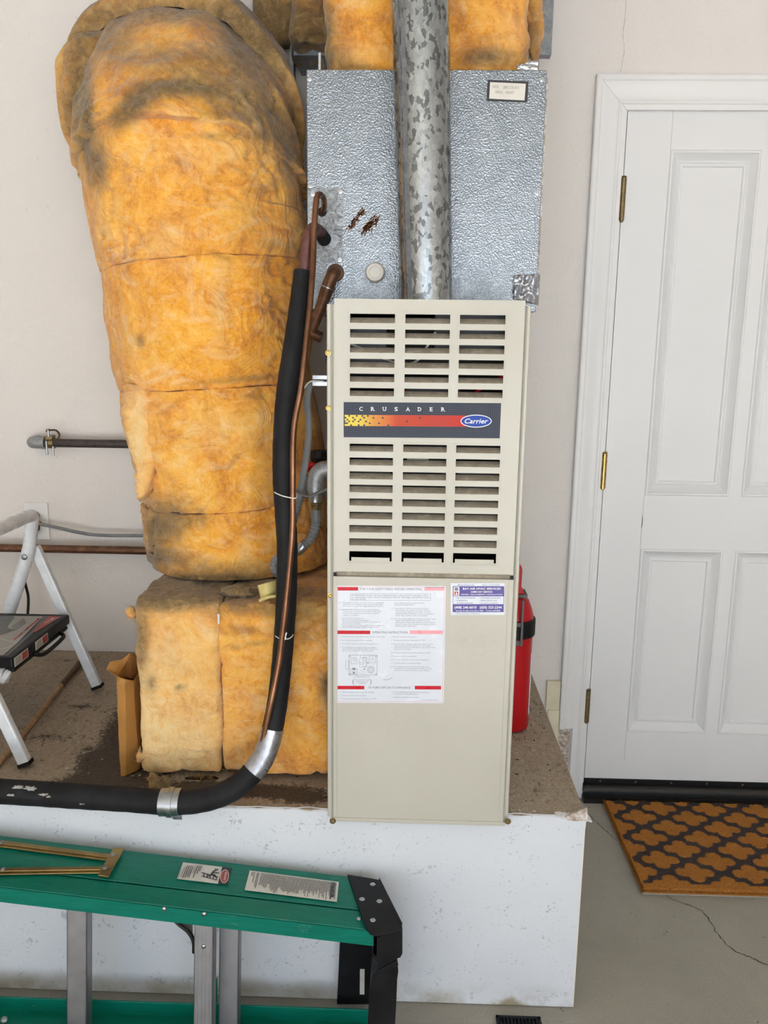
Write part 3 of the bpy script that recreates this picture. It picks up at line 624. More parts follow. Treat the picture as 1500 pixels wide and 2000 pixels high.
# dark gap between the doors
MB().box(UX0+.002, UX1-.002, -.8965, -.892, LZT-.002, UZB+.004).build('gap_strip', 'dusty', FU)
for xc_ in (UX0-.002, UX1-.005): MB().box(xc_, xc_+.006, -.9025, -.898, LZT-.003, LZT+.008).build('corner_clip', 'black_plastic', FU)
for a, b in ((641, 689), (642, 797), (645, 1163)): screw(P(a, b, -.9), (0, -1, 0), .0036, .004).build('screw', 'brass', FU)
for a, b in ((1023, 690), (1018, 797), (1002, 1165)): MB().lathe([(.0032, 0), (.0032, .0006)], P(a, b, -.8995), (0, -1, 0), 16).build('screw_hole', 'black_ink', FU)
for a, b in ((650, 1603), (992, 1604)): screw(P(a, b, LY-.0028), (0, -1, 0), .0045, .004).build('screw', 'old_brass', FU)
# ---- safety label
LS = 6.522; L0 = lambda a, b: P(650+a/LS, 1130+b/LS, LY-.0003); L1 = lambda a, b: P(650+a/LS, 1130+b/LS, LY-.0008); L2 = lambda a, b: P(650+a/LS, 1130+b/LS, LY-.0011)
def rrect(mp, x0, y0, x1, y1, r, n=5):
    q = []
    for cx_, cy_, a0 in ((x1-r, y1-r, 0), (x0+r, y1-r, 90), (x0+r, y0+r, 180), (x1-r, y0+r, 270)):
        for k in range(n+1): a = math.radians(a0+90*k/n); q.append(mp(cx_+r*math.cos(a), cy_+r*math.sin(a)))
    return q[::-1]
def skew(mp, tx): return lambda a, b: mp(a-(b-90)*tx*(a/1440), b+a*.004)
l1 = skew(L1, .018); l2 = skew(L2, .018); l0 = skew(L0, .018)
sl = lab(MB().prism(rrect(l1, 42, 90, 1440, 1582, 24)[::-1], (0, .0006, 0)).build('safety_label', 'label_paper', FU), 'glossy white safety label with red bars and small print')
mb = MB()
def bar(mb, x0, y0, x1, y1, mp=l2): mb.quad(mp(x0, y0), mp(x0, y1), mp(x1, y1), mp(x1, y0))
def frame_line(mb, x0, y0, x1, y1, w, mp=l2):
    bar(mb, x0, y0, x1, y0+w, mp); bar(mb, x0, y1-w, x1, y1, mp); bar(mb, x0, y0, x0+w, y1, mp); bar(mb, x1-w, y0, x1, y1, mp)
for q in ((60, 662, 480, 706), (62, 108, 322, 152), (62, 1366, 408, 1410), (1062, 1362, 1402, 1408)): mb = MB(); bar(mb, *q); mb.build('red_bar', 'red_ink', sl)
for q in ((1168, 104, 1420, 148), (988, 656, 1412, 702)): mb = MB(); bar(mb, *q); mb.build('pink_bar', 'pink_ink', sl)
mb = MB(); frame_line(mb, 58, 104, 1424, 1566, 4); mb.build('border_line', 'pink_ink', sl)
mb = MB()
for s, x, y, h, w in (('FOR YOUR SAFETY READ BEFORE OPERATING', 345, 144, 26, 790), ('OPERATING INSTRUCTIONS', 505, 696, 28, 455), ('TO TURN OFF GAS TO APPLIANCE', 455, 1398, 25, 550)): mb = MB(); put_text(mb, s, l2, x, y, h, w, bold=.008); mb.build('heading', 'grey_ink', sl)
frm = MB(); frame_line(frm, 225, 190, 1250, 276, 3)
body = [('WARNING: If you do not follow these instructions exactly, a fire', 235, 220, 19, 975), ('or explosion may result causing property damage, personal injury', 235, 244, 19, 1000), ('or loss of life.', 235, 268, 19, 190)]
def para(x, y, step, h, lines, wch=10.2):
    for k, s in enumerate(lines): body.append((s, x, y+k*step, h, len(s)*wch))
para(80, 312, 23, 14, ['A.  This appliance does not have a pilot. It is equipped', '     with an ignition device which automatically lights', '     the burner. Do not try to light the burner by hand.'])
para(80, 402, 23, 14, ['B.  BEFORE OPERATING smell all around the appliance', '     area for gas. Be sure to smell next to the floor', '     because some gas is heavier than air and will', '     settle on the floor.'])
para(112, 514, 22, 14, ['WHAT TO DO IF YOU SMELL GAS', ' Do not try to light any appliance.', ' Do not touch any electric switch; do not use any', ' phone in your building.', ' Immediately call your gas supplier from a neighbor\'s', ' phone. Follow the gas supplier\'s instructions.'])
para(785, 314, 23, 14, ['If you cannot reach your gas supplier,', 'call the fire department.'])
para(750, 382, 23, 14, ['C.  Use only your hand to turn the gas control', '     knob. Never use tools. If the knob will not', '     turn by hand, don\'t try to repair it; call a', '     qualified service technician. Force or attempted', '     repair may result in a fire or explosion.'])
para(750, 516, 23, 14, ['D.  Do not use this appliance if any part has been under', '     water. Immediately call a qualified service', '     technician to inspect the appliance and to replace', '     any part of the control system and any gas control', '     which has been under water.'])
para(90, 746, 45, 14, ['1. STOP! Read the safety information above on this label.', '2. Set the thermostat to lowest setting.', '3. Turn off all electric power to the appliance.', '4. This appliance is equipped with an ignition'])
para(125, 902, 23, 14, ['device which automatically lights the burner.', 'Do not try to light the burner by hand.'])
para(750, 746, 43, 14, ['5. Remove control access panel.', '6. Turn gas control knob clockwise to "OFF".'])
para(750, 836, 22, 14, ['7. Wait five (5) minutes to clear out any gas. If you', '    then smell gas, STOP! Follow "B" in the safety', '    information above on this label. If you don\'t smell', '    gas, go to next step.'])
para(750, 948, 44, 14, ['8. Turn gas control knob counterclockwise to "ON".', '9. Replace control access panel.', '10. Turn on all electric power to the appliance.', '11. Set thermostat to desired setting.'])
para(745, 1126, 23, 14, ['12. If the appliance will not operate, follow the', '     instructions "To Turn Off Gas To Appliance" and', '     call your service technician or gas supplier.'])
para(90, 1452, 43, 15, ['1.  Set the thermostat to lowest setting.', '2.  Remove control access panel.', '3.  Turn gas control knob clockwise to "OFF".'], 10.8)
body += [('4.  Turn off all electric power to the appliance', 765, 1450, 15, 490), ('if service is to be performed.', 795, 1474, 15, 305), ('5.  Replace control access panel.', 765, 1516, 15, 345), ('P/N 318988-401 REV C', 1170, 1548, 12, 200),
         ('WHITE-RODGERS 36C', 280, 1256, 13, 195), ('GAS CONTROL KNOB', 285, 1296, 13, 190), ('SHOWN IN "ON"', 305, 1318, 13, 150), ('POSITION', 335, 1340, 13, 95), ('(', 255, 1335, 60, 22), (')', 480, 1335, 60, 22)]
mb = frm
for s, x, y, h, w in body: put_text(mb, s, l2, x+(len(s)-len(s.lstrip()))*10.2, y, h, w-(len(s)-len(s.lstrip()))*10.2)
def ring(mb, mp, cx_, cy_, r, w, n=24):
    for k in range(n):
        a, b = 2*math.pi*k/n, 2*math.pi*(k+1)/n; mb.quad(*[mp(cx_+q*math.cos(t), cy_+q*math.sin(t)) for q, t in ((r, a), (r-w, a), (r-w, b), (r, b))])
frame_line(mb, 207, 972, 572, 1230, 4); frame_line(mb, 165, 1052, 207, 1155, 3); frame_line(mb, 232, 1005, 308, 1085, 3); frame_line(mb, 345, 1010, 435, 1128, 3); frame_line(mb, 470, 985, 552, 1072, 3); frame_line(mb, 228, 1150, 322, 1215, 4); frame_line(mb, 388, 1065, 436, 1120, 3); frame_line(mb, 385, 1000, 436, 1045, 4)
for q in ((276, 1033, 16, 3), (512, 1025, 14, 3), (492, 1158, 46, 4), (492, 1158, 32, 4), (492, 1158, 18, 3), (370, 1078, 18, 3), (370, 1190, 24, 3), (272, 1180, 18, 4), (218, 988, 9, 4), (560, 988, 9, 3), (560, 1216, 10, 4), (218, 1218, 10, 5), (358, 988, 9, 3)): ring(mb, l2, *q)
bar(mb, 252, 1138, 292, 1158); bar(mb, 258, 1190, 286, 1208); bar(mb, 400, 1142, 416, 1158); bar(mb, 445, 1065, 458, 1082)
mb.ribbon([l2(650, 1286), l2(700, 1288), l2(740, 1276), l2(772, 1254)], .0008, (0, -1, 0)); mb.build('small_print', 'grey_ink', sl)
# ---- service sticker
SS = 10.714; s0 = lambda a, b: P(870+a/SS, 1125+b/SS, LY-.0006); s1 = lambda a, b: P(870+a/SS, 1125+b/SS, LY-.0009); s2 = lambda a, b: P(870+a/SS, 1125+b/SS, LY-.0012)
st = lab(MB().prism(rrect(s0, 112, 148, 1240, 815, 20)[::-1], (0, .0004, 0)).build('service_sticker', 'label_paper', FU), 'small violet and white service company sticker')
for q in ((155, 214, 1230, 425), (152, 590, 1220, 756), (155, 425, 163, 590), (1216, 425, 1226, 590)): mb = MB(); bar(mb, *q, s1); mb.build('violet_field', 'violet_ink', st)
mb = MB(); bar(mb, 172, 228, 290, 414, s2); mb.build('emblem_field', 'white_ink', st); mb = MB()
for s, x, y, h, w in (('BAY AIR HVAC SERVICES', 365, 286, 42, 790), ('SAME DAY SERVICE', 535, 350, 36, 445), ('REPAIRS \u2022 REPLACEMENTS \u2022 INSTALLATIONS', 330, 398, 22, 860), ('(408) 246-6010   (650) 323-2244', 190, 682, 52, 985), ('Serving The Bay Area Since 1986  \u2022  License #709882', 215, 738, 24, 935)): mb = MB(); put_text(mb, s, s2, x, y, h, w, bold=.015); mb.build('white_lettering', 'white_ink', st)
mb = MB()
for s, x, y, w in (('\u2022 AIR CONDITIONING', 205, 472, 415), ('\u2022 FURNACES', 205, 526, 255), ('\u2022 WATER HEATERS', 205, 580, 375), ('\u2022 WASHERS & DRYERS', 705, 472, 450), ('\u2022 REFRIGERATORS', 705, 526, 375), ('\u2022 STOVES & OVENS', 705, 580, 380)): put_text(mb, s, s2, x, y, 24, w)
mb.build('list_print', 'violet_ink', st)
S3 = lambda a, b: P(870+a/SS, 1125+b/SS, LY-.0015)
mb = MB(); bar(mb, 192, 242, 268, 308, S3); mb.build('emblem', 'blue_pen', st)
mb = MB(); bar(mb, 188, 325, 268, 402, S3); mb.build('flame_emblem', 'red_ink', st)
mb = MB(); fl = lambda a, b: P(870+a/SS, 1125+b/SS, LY-.0018); mb.add([fl(228, 335), fl(208, 372), fl(218, 394), fl(240, 394), fl(250, 370)], [(0, 1, 2, 3, 4)]); mb.build('flame', 'white_ink', st)
mb = MB(); put_text(mb, 'Richard', s2, 255, 204, 34, 345, shear=.2); put_text(mb, '01-12-05', s2, 775, 202, 34, 360, shear=.2); put_text(mb, 'General Maint', s2, 215, 800, 26, 510, shear=.25); put_text(mb, '\u2022', s2, 120, 800, 30); mb.build('handwriting', 'blue_pen', st)
# ================================================================== coil box over the furnace
BY = -.62; BX0, BX1, BZ0, BZ1 = -.222, .2745, 1.513, P(830, 138, BY).z
CB = thing('coil_case', (.03, -.4, BZ0), 'hammered galvanised sheet metal coil case sitting on the beige furnace', 'hvac case')
MB().box(BX0, BX1, BY, -.14, BZ0, BZ1).build('case_body', 'sheet', CB)
cf = MB().box(BX0+.0005, BX1-.0005, BY-.002, BY+.001, BZ0, BZ1+.001).build('front_panel', 'hammered', CB, bevel=.001)
MB().box(BX1-.001, BX1+.0035, BY+.004, BY+.03, BZ0+.05, BZ1-.012).build('edge_gasket', 'chip', CB)
yp = BY-.0025
a, b = P(601, 367, yp), P(669, 513, yp); ap = MB().box(a.x, b.x, yp-.0012, yp+.001, b.z, a.z).build('access_plate', 'plate', CB)
for px_, py_ in ((611, 379), (665, 374), (663, 507)): screw(P(px_, py_, yp-.001), (0, -1, 0), .0032, .003).build('screw', 'bright_steel', ap)
for px_, py_ in ((605, 155), (1058, 156), (1049, 377), (606, 365)): screw(P(px_, py_, yp), (0, -1, 0), .0035, .003).build('screw', 'bright_steel', CB)
c = P(733, 533, yp); pc = MB().lathe([(.021, 0), (.0205, .014), (.018, .0185), (.012, .020), (.0115, .0185), (.004, .0185)], c, (0, -1, 0), 32).build('drain_plug', 'label_old', CB, smooth=True)
# model plate
k_ = 11.54; q0 = lambda a, b: P(930+a/k_, 140+b/k_, yp-.0006); q1 = lambda a, b: P(930+a/k_, 140+b/k_, yp-.0010); q2 = lambda a, b: P(930+a/k_, 140+b/k_, yp-.0014)
def quad_round(pts): return pts
mp_ = MB().prism([q0(258, 190), q0(235, 640), q0(260, 658), q0(1130, 692), q0(1155, 670), q0(1178, 240), q0(1150, 222), q0(280, 182)], (0, .0006, 0)).build('model_plate', 'black_ink', CB)
MB().quad(q1(314, 235), q1(294, 608), q1(1090, 648), q1(1120, 270)).build('plate_paper', 'label_old', mp_)
rot = lambda a, b: q2(a-(b-340)*.05, b+(a-370)*.04)
mb = MB(); put_text(mb, 'MODEL', rot, 370, 368, 68, 150); put_text(mb, '28RC036-911', rot, 605, 374, 68, 360); put_text(mb, 'SERIAL', rot, 435, 482, 66, 180); put_text(mb, '260607', rot, 665, 482, 66, 195); mb.build('typing', 'faded_ink', mp_)
# rust scratches
mb = MB(); R = random.Random(4)
for (xa, ya, xb, yb, n) in ((683, 444, 709, 411, 130), (711, 453, 734, 427, 190)):
    for k in range(n):
        t = R.random(); px_ = xa+(xb-xa)*t+R.gauss(0, 2.8 if n < 150 else 4.2); py_ = ya+(yb-ya)*t+R.gauss(0, 2.2 if n < 150 else 3.6); p = P(px_, py_, yp-.0004)
        dd = V((R.uniform(.4, 1)*.0024, 0, R.uniform(.3, 1.2)*.0028)); e = V((.0010, 0, -.0009)); mb.add([p-dd, p+e, p+dd, p-e], [(0, 1, 2, 3)])
tag(mb.build('rust_scratch', 'rust', CB), kind='stuff')
# foil tape corner
def crumple(name, quadpx, Y, mat, parent, n=22, amp=.007, seed=0., curl=None):
    mb = MB(); A, B, C, D = quadpx
    for j in range(n+1):
        for i in range(n+1):
            u, v = i/n, j/n; x_ = (A[0]*(1-u)+B[0]*u)*(1-v)+(D[0]*(1-u)+C[0]*u)*v; y_ = (A[1]*(1-u)+B[1]*u)*(1-v)+(D[1]*(1-u)+C[1]*u)*v
            h = abs(noise.noise(V((u*3.2+v*1.5+seed, v*2.0-u*1.0, seed))))*amp+abs(noise.noise(V((u*7-v*5, v*6+u*3+seed, seed))))*amp*.4
            mb.v.append(P(x_, y_, Y-.0008-h+(curl(u, v) if curl else 0)))
    for j in range(n):
        for i in range(n): k = j*(n+1)+i; mb.f.append((k, k+n+1, k+n+2, k+1))
    return mb.build(name, mat, parent, smooth=True, angle=60, solid=.0006)
crumple('foil_tape', ((1004, 537), (1055, 536), (1051, 596), (1003, 584)), yp-.001, 'foil_tape', CB, amp=.012, seed=2.3, curl=lambda u, v: .010*max(0, u-.75)/.25)
crumple('foil_strip', ((1008, 128), (1052, 116), (1052, 139), (1012, 139)), yp+.004, 'bright_steel', CB, amp=.004, seed=5.1)
# drain pipe elbow of copper leaving the case, running down behind the suction line
e0 = P(655, 533, yp); pts = catmull([e0+V((0, .004, 0)), e0+V((0, -.018, -.002)), P(648, 541, BY-.035), P(640, 560, BY-.036), P(632, 585, BY-.03)], 8)
dr = thing('condensate_pipe', tuple(P(632, 700, -.6)), 'tarnished brown copper drain pipe with elbow leaving the galvanised case', 'pipe')
MB().tube(pts, [.0135]*len(pts), 18).build('elbow', 'old_copper', dr, smooth=True)
MB().tube([P(640, 562, BY-.036), P(622, 612, BY-.03), P(607, 648, BY-.03)], .0118, 16).build('pipe_run', 'old_copper', dr, smooth=True)
MB().tube([P(642.5, 556, BY-.036), P(639, 564, BY-.036)], .0142, 18).build('elbow_collar', 'old_copper', dr, smooth=True)
MB().tube([P(640.2, 561.5, BY-.036), P(639.4, 563.5, BY-.036)], .01445, 18).build('solder_ring', 'zinc', dr, smooth=True)
MB().lathe([(.019, 0), (.018, .003), (.0145, .005)], e0, (0, -1, 0), 24).build('putty_ring', 'old_copper', dr, smooth=True)
MB().tube(catmull([P(607, 645, -.60), P(618, 655, -.60), P(628, 659, -.60)], 5), .012, 14).build('lower_run', 'old_copper', dr, smooth=True)
# ================================================================== vent pipe
VT = thing('vent_pipe', (.035, -.72, FZ1), 'round spangled galvanised vent pipe rising from the furnace top', 'vent pipe')
VY = -.705; vb = P(832.5, 584, VY); vt = P(820.5, 0, VY); dirv = (vt-vb)/(vt.z-vb.z); top = vb+dirv*(GZ-.008-vb.z); vb = vb+dirv*(FZ1-.0035-vb.z)
r0 = (P(884, 570, VY).x-P(781, 570, VY).x)/2*.985; r1 = (P(880, 5, VY).x-P(762, 5, VY).x)/2*.985
n_ = 24; mb = MB(); mb.tube([vb+(top-vb)*k/n_ for k in range(n_+1)], [r0+(r1-r0)*min(1, k/n_*1.9) for k in range(n_+1)], 48); vp = mb.build('pipe', 'spangle', VT, smooth=True, angle=50)
mb = MB(); fa = math.radians(228)
for (aa, w, pr) in ((232, .010, .0012), (222, .004, .0022)):
    d = V((math.cos(math.radians(aa)), math.sin(math.radians(aa)), 0)); tt = V((-d.y, d.x, 0))
    A = vb+d*(r0+pr*.3); B = top+d*(r1+pr*.3); q = [tt*(i*w/2)+d*(j*pr) for i, j in ((-1, -1), (1, -1), (1, 1), (-1, 1))]; mb.hexa([A+k for k in q]+[B+k for k in q])
mb.build('lock_seam', 'sheet', VT)
MB().tube([vb+V((-r0*.92, .02, 0)), vb+V((-r0*.98, .02, 0))+(P(772, 0, VY)-P(783, 580, VY))*.72], .006, 10).build('rust_run', 'old_copper', VT, smooth=True)
# ================================================================== yellow glass wool
STAIN_SHADE = [(360, 1160, 110, 16, 0, .6), (560, 1158, 90, 14, 0, .8), (440, 1132, 120, 9, 0, .7), (330, 1190, 60, 8, 0, .35), (390, 130, 170, 60, 0, .30), (500, 200, 60, 60, 0, .25), (155, 230, 24, 120, 0, .45), (460, 225, 80, 14, 0, .3), (255, 212, 52, 24, -45, 1.15), (325, 174, 50, 16, 0, 1.0), (190, 320, 14, 60, 0, .6), (172, 250, 9, 90, 0, .8), (203, 322, 22, 40, 0, .45), (400, 175, 60, 22, 15, .55), (480, 170, 70, 60, 0, .42), (540, 250, 40, 60, 0, .55),  # wool stains; patches low on the duct also paint its shading into the colour
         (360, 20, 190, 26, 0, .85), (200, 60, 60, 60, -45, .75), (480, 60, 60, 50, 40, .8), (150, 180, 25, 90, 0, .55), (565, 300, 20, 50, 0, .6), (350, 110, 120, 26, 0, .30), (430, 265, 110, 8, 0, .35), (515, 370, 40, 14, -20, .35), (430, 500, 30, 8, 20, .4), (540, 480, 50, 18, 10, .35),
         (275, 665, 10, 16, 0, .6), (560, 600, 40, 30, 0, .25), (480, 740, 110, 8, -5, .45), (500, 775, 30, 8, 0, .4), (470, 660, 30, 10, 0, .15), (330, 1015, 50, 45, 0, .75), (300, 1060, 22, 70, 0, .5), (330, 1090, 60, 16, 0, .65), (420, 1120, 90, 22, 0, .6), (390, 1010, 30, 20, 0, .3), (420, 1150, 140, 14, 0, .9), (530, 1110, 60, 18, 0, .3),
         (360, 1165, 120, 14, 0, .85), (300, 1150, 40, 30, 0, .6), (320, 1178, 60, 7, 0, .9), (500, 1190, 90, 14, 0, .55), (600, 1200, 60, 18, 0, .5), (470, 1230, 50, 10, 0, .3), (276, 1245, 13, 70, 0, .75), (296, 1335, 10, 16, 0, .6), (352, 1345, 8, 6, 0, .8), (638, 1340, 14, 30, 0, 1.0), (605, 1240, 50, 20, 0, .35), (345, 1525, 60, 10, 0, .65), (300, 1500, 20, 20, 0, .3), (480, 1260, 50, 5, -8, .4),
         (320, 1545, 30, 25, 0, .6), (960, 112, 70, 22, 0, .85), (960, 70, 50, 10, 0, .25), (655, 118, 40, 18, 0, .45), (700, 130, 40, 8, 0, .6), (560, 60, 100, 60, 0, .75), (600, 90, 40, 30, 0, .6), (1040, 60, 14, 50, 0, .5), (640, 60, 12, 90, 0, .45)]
PALE = [(462, 160, 7, 34, -12, .9), (492, 228, 9, 44, -28, .9), (300, 1420, 60, 110, 0, .55), (360, 1480, 70, 50, 0, .5), (330, 1280, 50, 50, 0, .25), (400, 300, 110, 30, 0, .30), (270, 860, 18, 100, 0, .6), (430, 840, 90, 40, 0, .25), (430, 590, 12, 60, 0, .6), (350, 25, 160, 12, 0, .2), (540, 140, 50, 60, 40, .35), (320, 480, 40, 50, 0, .3), (480, 1080, 14, 20, 0, .6), (440, 1420, 60, 60, 0, .15), (1000, 60, 30, 60, 0, .3), (690, 110, 40, 20, 0, .35)]
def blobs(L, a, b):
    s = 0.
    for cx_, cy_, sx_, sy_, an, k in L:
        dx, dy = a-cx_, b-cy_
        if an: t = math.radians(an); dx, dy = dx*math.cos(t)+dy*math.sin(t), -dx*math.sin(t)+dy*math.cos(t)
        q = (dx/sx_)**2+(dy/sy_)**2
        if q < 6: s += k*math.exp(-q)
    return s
def stain_shade(vs, add=0., pale=0., rim=None):
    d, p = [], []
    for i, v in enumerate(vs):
        a, b = pix(v); k = rim[i] if rim else 0.; d.append(min(1.3, blobs(STAIN_SHADE, a, b)+add)*(1-.35*k)); p.append(min(1., blobs(PALE, a, b)+pale+.6*k))
    return {'dirt_shade': d, 'pale': p}
def lump(p, s=1.):
    "soft wool relief along a direction"
    n1 = noise.noise(p*5.5)*.014; n2 = noise.noise(p*14.+V((3, 1, 7)))*.0075
    q = noise.turbulence_vector(p*9., 2, False); w = p*24.+q*1.2; n3 = noise.noise(w)*.0024
    cr = abs(noise.noise(p*6.+q*.8+V((9, 9, 2)))); gate = max(0., min(1., .5+3*noise.noise(p*3.+V((2, 7, 5))))); crease = -.0120*gate*math.exp(-(cr/.040)**2)
    c2 = abs(noise.noise(p*13.+q*.9+V((1, 4, 8)))); crease -= .0028*math.exp(-(c2/.045)**2)
    return (n1+n2+n3+crease+noise.noise(p*55.)*.0012)*s
def wool(mb, name, parent, add=0., pale=0., amp=1., normals=None, fibres=0, rag=0., seed=1):
    o = mb.build(name, 'insulation', parent, smooth=True, angle=180, attrs=stain_shade(mb.v, add, pale, getattr(mb, 'rim', None)))
    if fibres:
        R = random.Random(seed); fm = MB(); nf = len(mb.f)
        for k in range(fibres):
            f = mb.f[R.randrange(nf)]; a, b, c = mb.v[f[0]], mb.v[f[1]], mb.v[f[2]]; n = (b-a).cross(c-a)
            if n.length < 1e-9: continue
            n.normalize(); t = V((R.gauss(0, 1), R.gauss(0, 1), R.gauss(0, 1))); t = (t-n*t.dot(n)*.72).normalized(); L = R.uniform(.006, .020); w = n.cross(t).normalized()*R.uniform(.0002, .00042)
            p0 = a+(b-a)*R.random()+(c-a)*R.random()*.5; p1 = p0+t*L*.5+n*R.uniform(.0005, .003); p2_ = p0+t*L+n*R.uniform(-.002, .004)+V((0, 0, R.gauss(0, .002)))
            i = len(fm.v); fm.v += [p0-w, p0+w, p1-w*.8, p1+w*.8, p2_]; fm.f += [(i, i+1, i+3, i+2), (i+2, i+3, i+4)]
        tag(fm.build('loose_fibres', 'insulation', o, attrs=stain_shade(fm.v, add, min(1., pale+.25))), kind='stuff')
    return o
def sleeve(frame, n, rows, amp=1., inner=.03, rim0=True, rim1=True, ragged=0., a0=0., a1=360., seed=0, rimk=0.):
    "wool wrapped round an axis. frame(t) -> centre, right, front, radius"
    mb = MB(); ts = []; mb.rim = []
    if rim0: ts += [(0., -inner), (0., -.012), (.0, -.004)]
    ts += [(.004+.992*i/rows, 0.) for i in range(rows+1)]
    if rim1: ts += [(1., -.004), (1., -.012), (1., -inner)]
    full = (a1-a0) >= 359.9; cols_ = n if full else n+1
    for t, dr_ in ts:
        for j in range(cols_):
            a = math.radians(a0+(a1-a0)*j/n); tt = t
            if ragged:
                e = ragged*(noise.noise(V((math.cos(a)*2.2, math.sin(a)*2.2, seed)))+.6*noise.noise(V((math.cos(a)*9, math.sin(a)*9, seed))))
                if t < .5: tt = t-e*(1-2*t)
                else: tt = t+e*(2*t-1)
            c, u, v, r = frame(tt); d = u*math.cos(a)+v*math.sin(a); q = c+d*r; q = c+d*(r+lump(q+V((seed*.37, 0, 0)), amp)+dr_); mb.v.append(q); mb.rim.append(rimk*(1. if dr_ < 0 else (.6 if t < .02 else 0.)))
    k = cols_
    for i in range(len(ts)-1):
        for j in range(n): mb.f.append((i*k+j, i*k+(j+1) % k, (i+1)*k+(j+1) % k, (i+1)*k+j))
    return mb
X = V((1, 0, 0)); FR = V((0, -1, 0)); DY = -.40
def lring(l, r, Y): a, b = P(*l, Y), P(*r, Y); u = (b-a).normalized(); return (a+b)/2, u, FR.copy(), (b-a).length/2
rings = [lring((299, 1100), (641, 1092), DY), lring((287, 978), (630, 962), DY), lring((246, 762), (612, 745), DY), lring((207, 540), (594, 510), DY), lring((187, 425), (590, 415), DY)]
def between(A, B, bulge=0., shrink=0.):
    def f(t):
        c = A[0].lerp(B[0], t); u = A[1].lerp(B[1], t).normalized(); r = A[3]+(B[3]-A[3])*t+bulge*math.sin(math.pi*min(1, max(0, t))); return c, u, A[2], r-shrink
    return f
BXZ = P(350, 1183, -.765).z+.012      # top of the wool box below
DU = thing('insulated_duct', tuple(V((rings[0][0].x, DY, .885))), 'fat round air duct wrapped in dirty yellow glass wool bending to the wall', 'duct')
mb = sleeve(between(rings[0], rings[1], .006), 150, 46, ragged=.02, seed=1)
for q in mb.v: q.z = max(q.z, BXZ+.007+.002*noise.noise(q*30))
wool(mb, 'wool_wrap', DU, .05, 0, fibres=1600, seed=1)
wool(sleeve(between(rings[1], rings[2], .010), 150, 60, ragged=.012, seed=2), 'wool_wrap', DU, 0, .05, fibres=2000, seed=2)
wool(sleeve(between(rings[2], rings[3], .008), 150, 60, ragged=.012, seed=3), 'wool_wrap', DU, 0, 0, fibres=2000, seed=3)
# elbow towards the wall
c4, u4, _, r4 = rings[4]; RB = .275; TH = math.radians
def elbow(th, r=r4, dx=0.):
    s, c = math.sin(th), math.cos(th); ct = V((c4.x-.052*th/TH(60)+dx, DY+RB*(1-c), c4.z+RB*s)); return ct, X.copy(), V((0, -c, s)), r
def sectA(t):     # straight run then the start of the bend, up to the first overlap
    L = (rings[4][0]-rings[3][0]).length; arc = RB*TH(24); q = t*(L+arc)
    if q < L: return between(rings[3], rings[4], .004)(q/L)
    return elbow((q-L)/RB)
wool(sleeve(sectA, 150, 60, rim1=False, ragged=.01, seed=4), 'wool_wrap', DU, 0, .06, fibres=2200, seed=4)
wool(sleeve(lambda t: elbow(TH(17)+t*TH(50), r4+.010+.013*math.exp(-t*5)), 150, 56, rim1=False, ragged=.03, amp=1.45, seed=5, inner=.03, rimk=.55), 'wool_wrap', DU, .05, 0, fibres=2000, seed=5)
wool(sleeve(lambda t: elbow(TH(56)+t*TH(36), r4+.060, -.016), 150, 50, ragged=.03, amp=1.2, seed=6, inner=.045, rim1=False, rimk=.8), 'wool_hood', DU, .28, 0, fibres=1800, seed=6)
ce = elbow(TH(92), r4+.060, -.016)[0]; wool(sleeve(lambda t: (V((ce.x, -.135+t*.130, ce.z)), X.copy(), V((0, 0, 1)), r4-.012), 90, 12, rim1=False, amp=.6, seed=8, inner=.02), 'wool_collar', DU, .35, 0)
# ragged flaps of the outer layer down the left side
def strip_of_wool(left, right, Y, thick, seed, add=0., pale=.4, parent=DU):
    "thick ragged strip of wool whose left and right edges pass through photo points, hanging at depth Y"
    mb = MB(); n, k = 46, 18
    A = catmull([V((x_, y_, 0)) for x_, y_ in left], 12); B = catmull([V((x_, y_, 0)) for x_, y_ in right], 12)
    for i in range(n+1):
        t = i/n; a = A[min(len(A)-1, int(t*(len(A)-1)))]; b = B[min(len(B)-1, int(t*(len(B)-1)))]; a = a+V((6*noise.noise(V((t*16, seed, 1)))+3*noise.noise(V((t*50, seed, 2))), 0, 0))
        for j in range(k):
            an = 2*math.pi*j/k; u = .5+.5*math.cos(an); q = a.lerp(b, u); dep = math.copysign(abs(math.sin(an))**.6, math.sin(an))*thick*.5; endf = min(1., math.sin(math.pi*min(.985, max(.015, t)))*6)
            p = P(q.x, q.y+7*noise.noise(V((u*5, t*2, seed)))*(1 if t in (0, 1) else .4), Y); p.y -= dep*endf; w = lump(p*1.5+V((seed, 0, 0)), .8); p += V((w*math.cos(an), -w*math.sin(an), 0)); mb.v.append(p)
    for i in range(n):
        for j in range(k): mb.f.append((i*k+j, (i+1)*k+j, (i+1)*k+(j+1) % k, i*k+(j+1) % k))
    mb.f += [tuple(range(k)), tuple(n*k+j for j in range(k))[::-1]]
    return wool(mb, 'wool_flap', parent, add, pale, fibres=350, seed=seed)
strip_of_wool([(140, 70), (129, 140), (133, 210), (142, 280), (152, 330), (160, 362)], [(215, 60), (186, 130), (178, 210), (182, 280), (186, 330), (187, 360)], -.40, .05, 7, .2, .1)
strip_of_wool([(246, 752), (247, 800), (253, 860), (261, 920), (266, 950), (272, 980)], [(296, 752), (300, 800), (306, 860), (308, 920), (302, 950), (290, 972)], -.595, .055, 11)
strip_of_wool([(190, 395), (181, 430), (187, 460), (196, 500), (203, 545)], [(225, 395), (226, 430), (232, 460), (238, 500), (240, 545)], -.515, .045, 12)
strip_of_wool([(287, 990), (284, 1020), (290, 1050), (296, 1090)], [(312, 990), (316, 1020), (318, 1050), (320, 1090)], -.545, .035, 13, .2, .2)
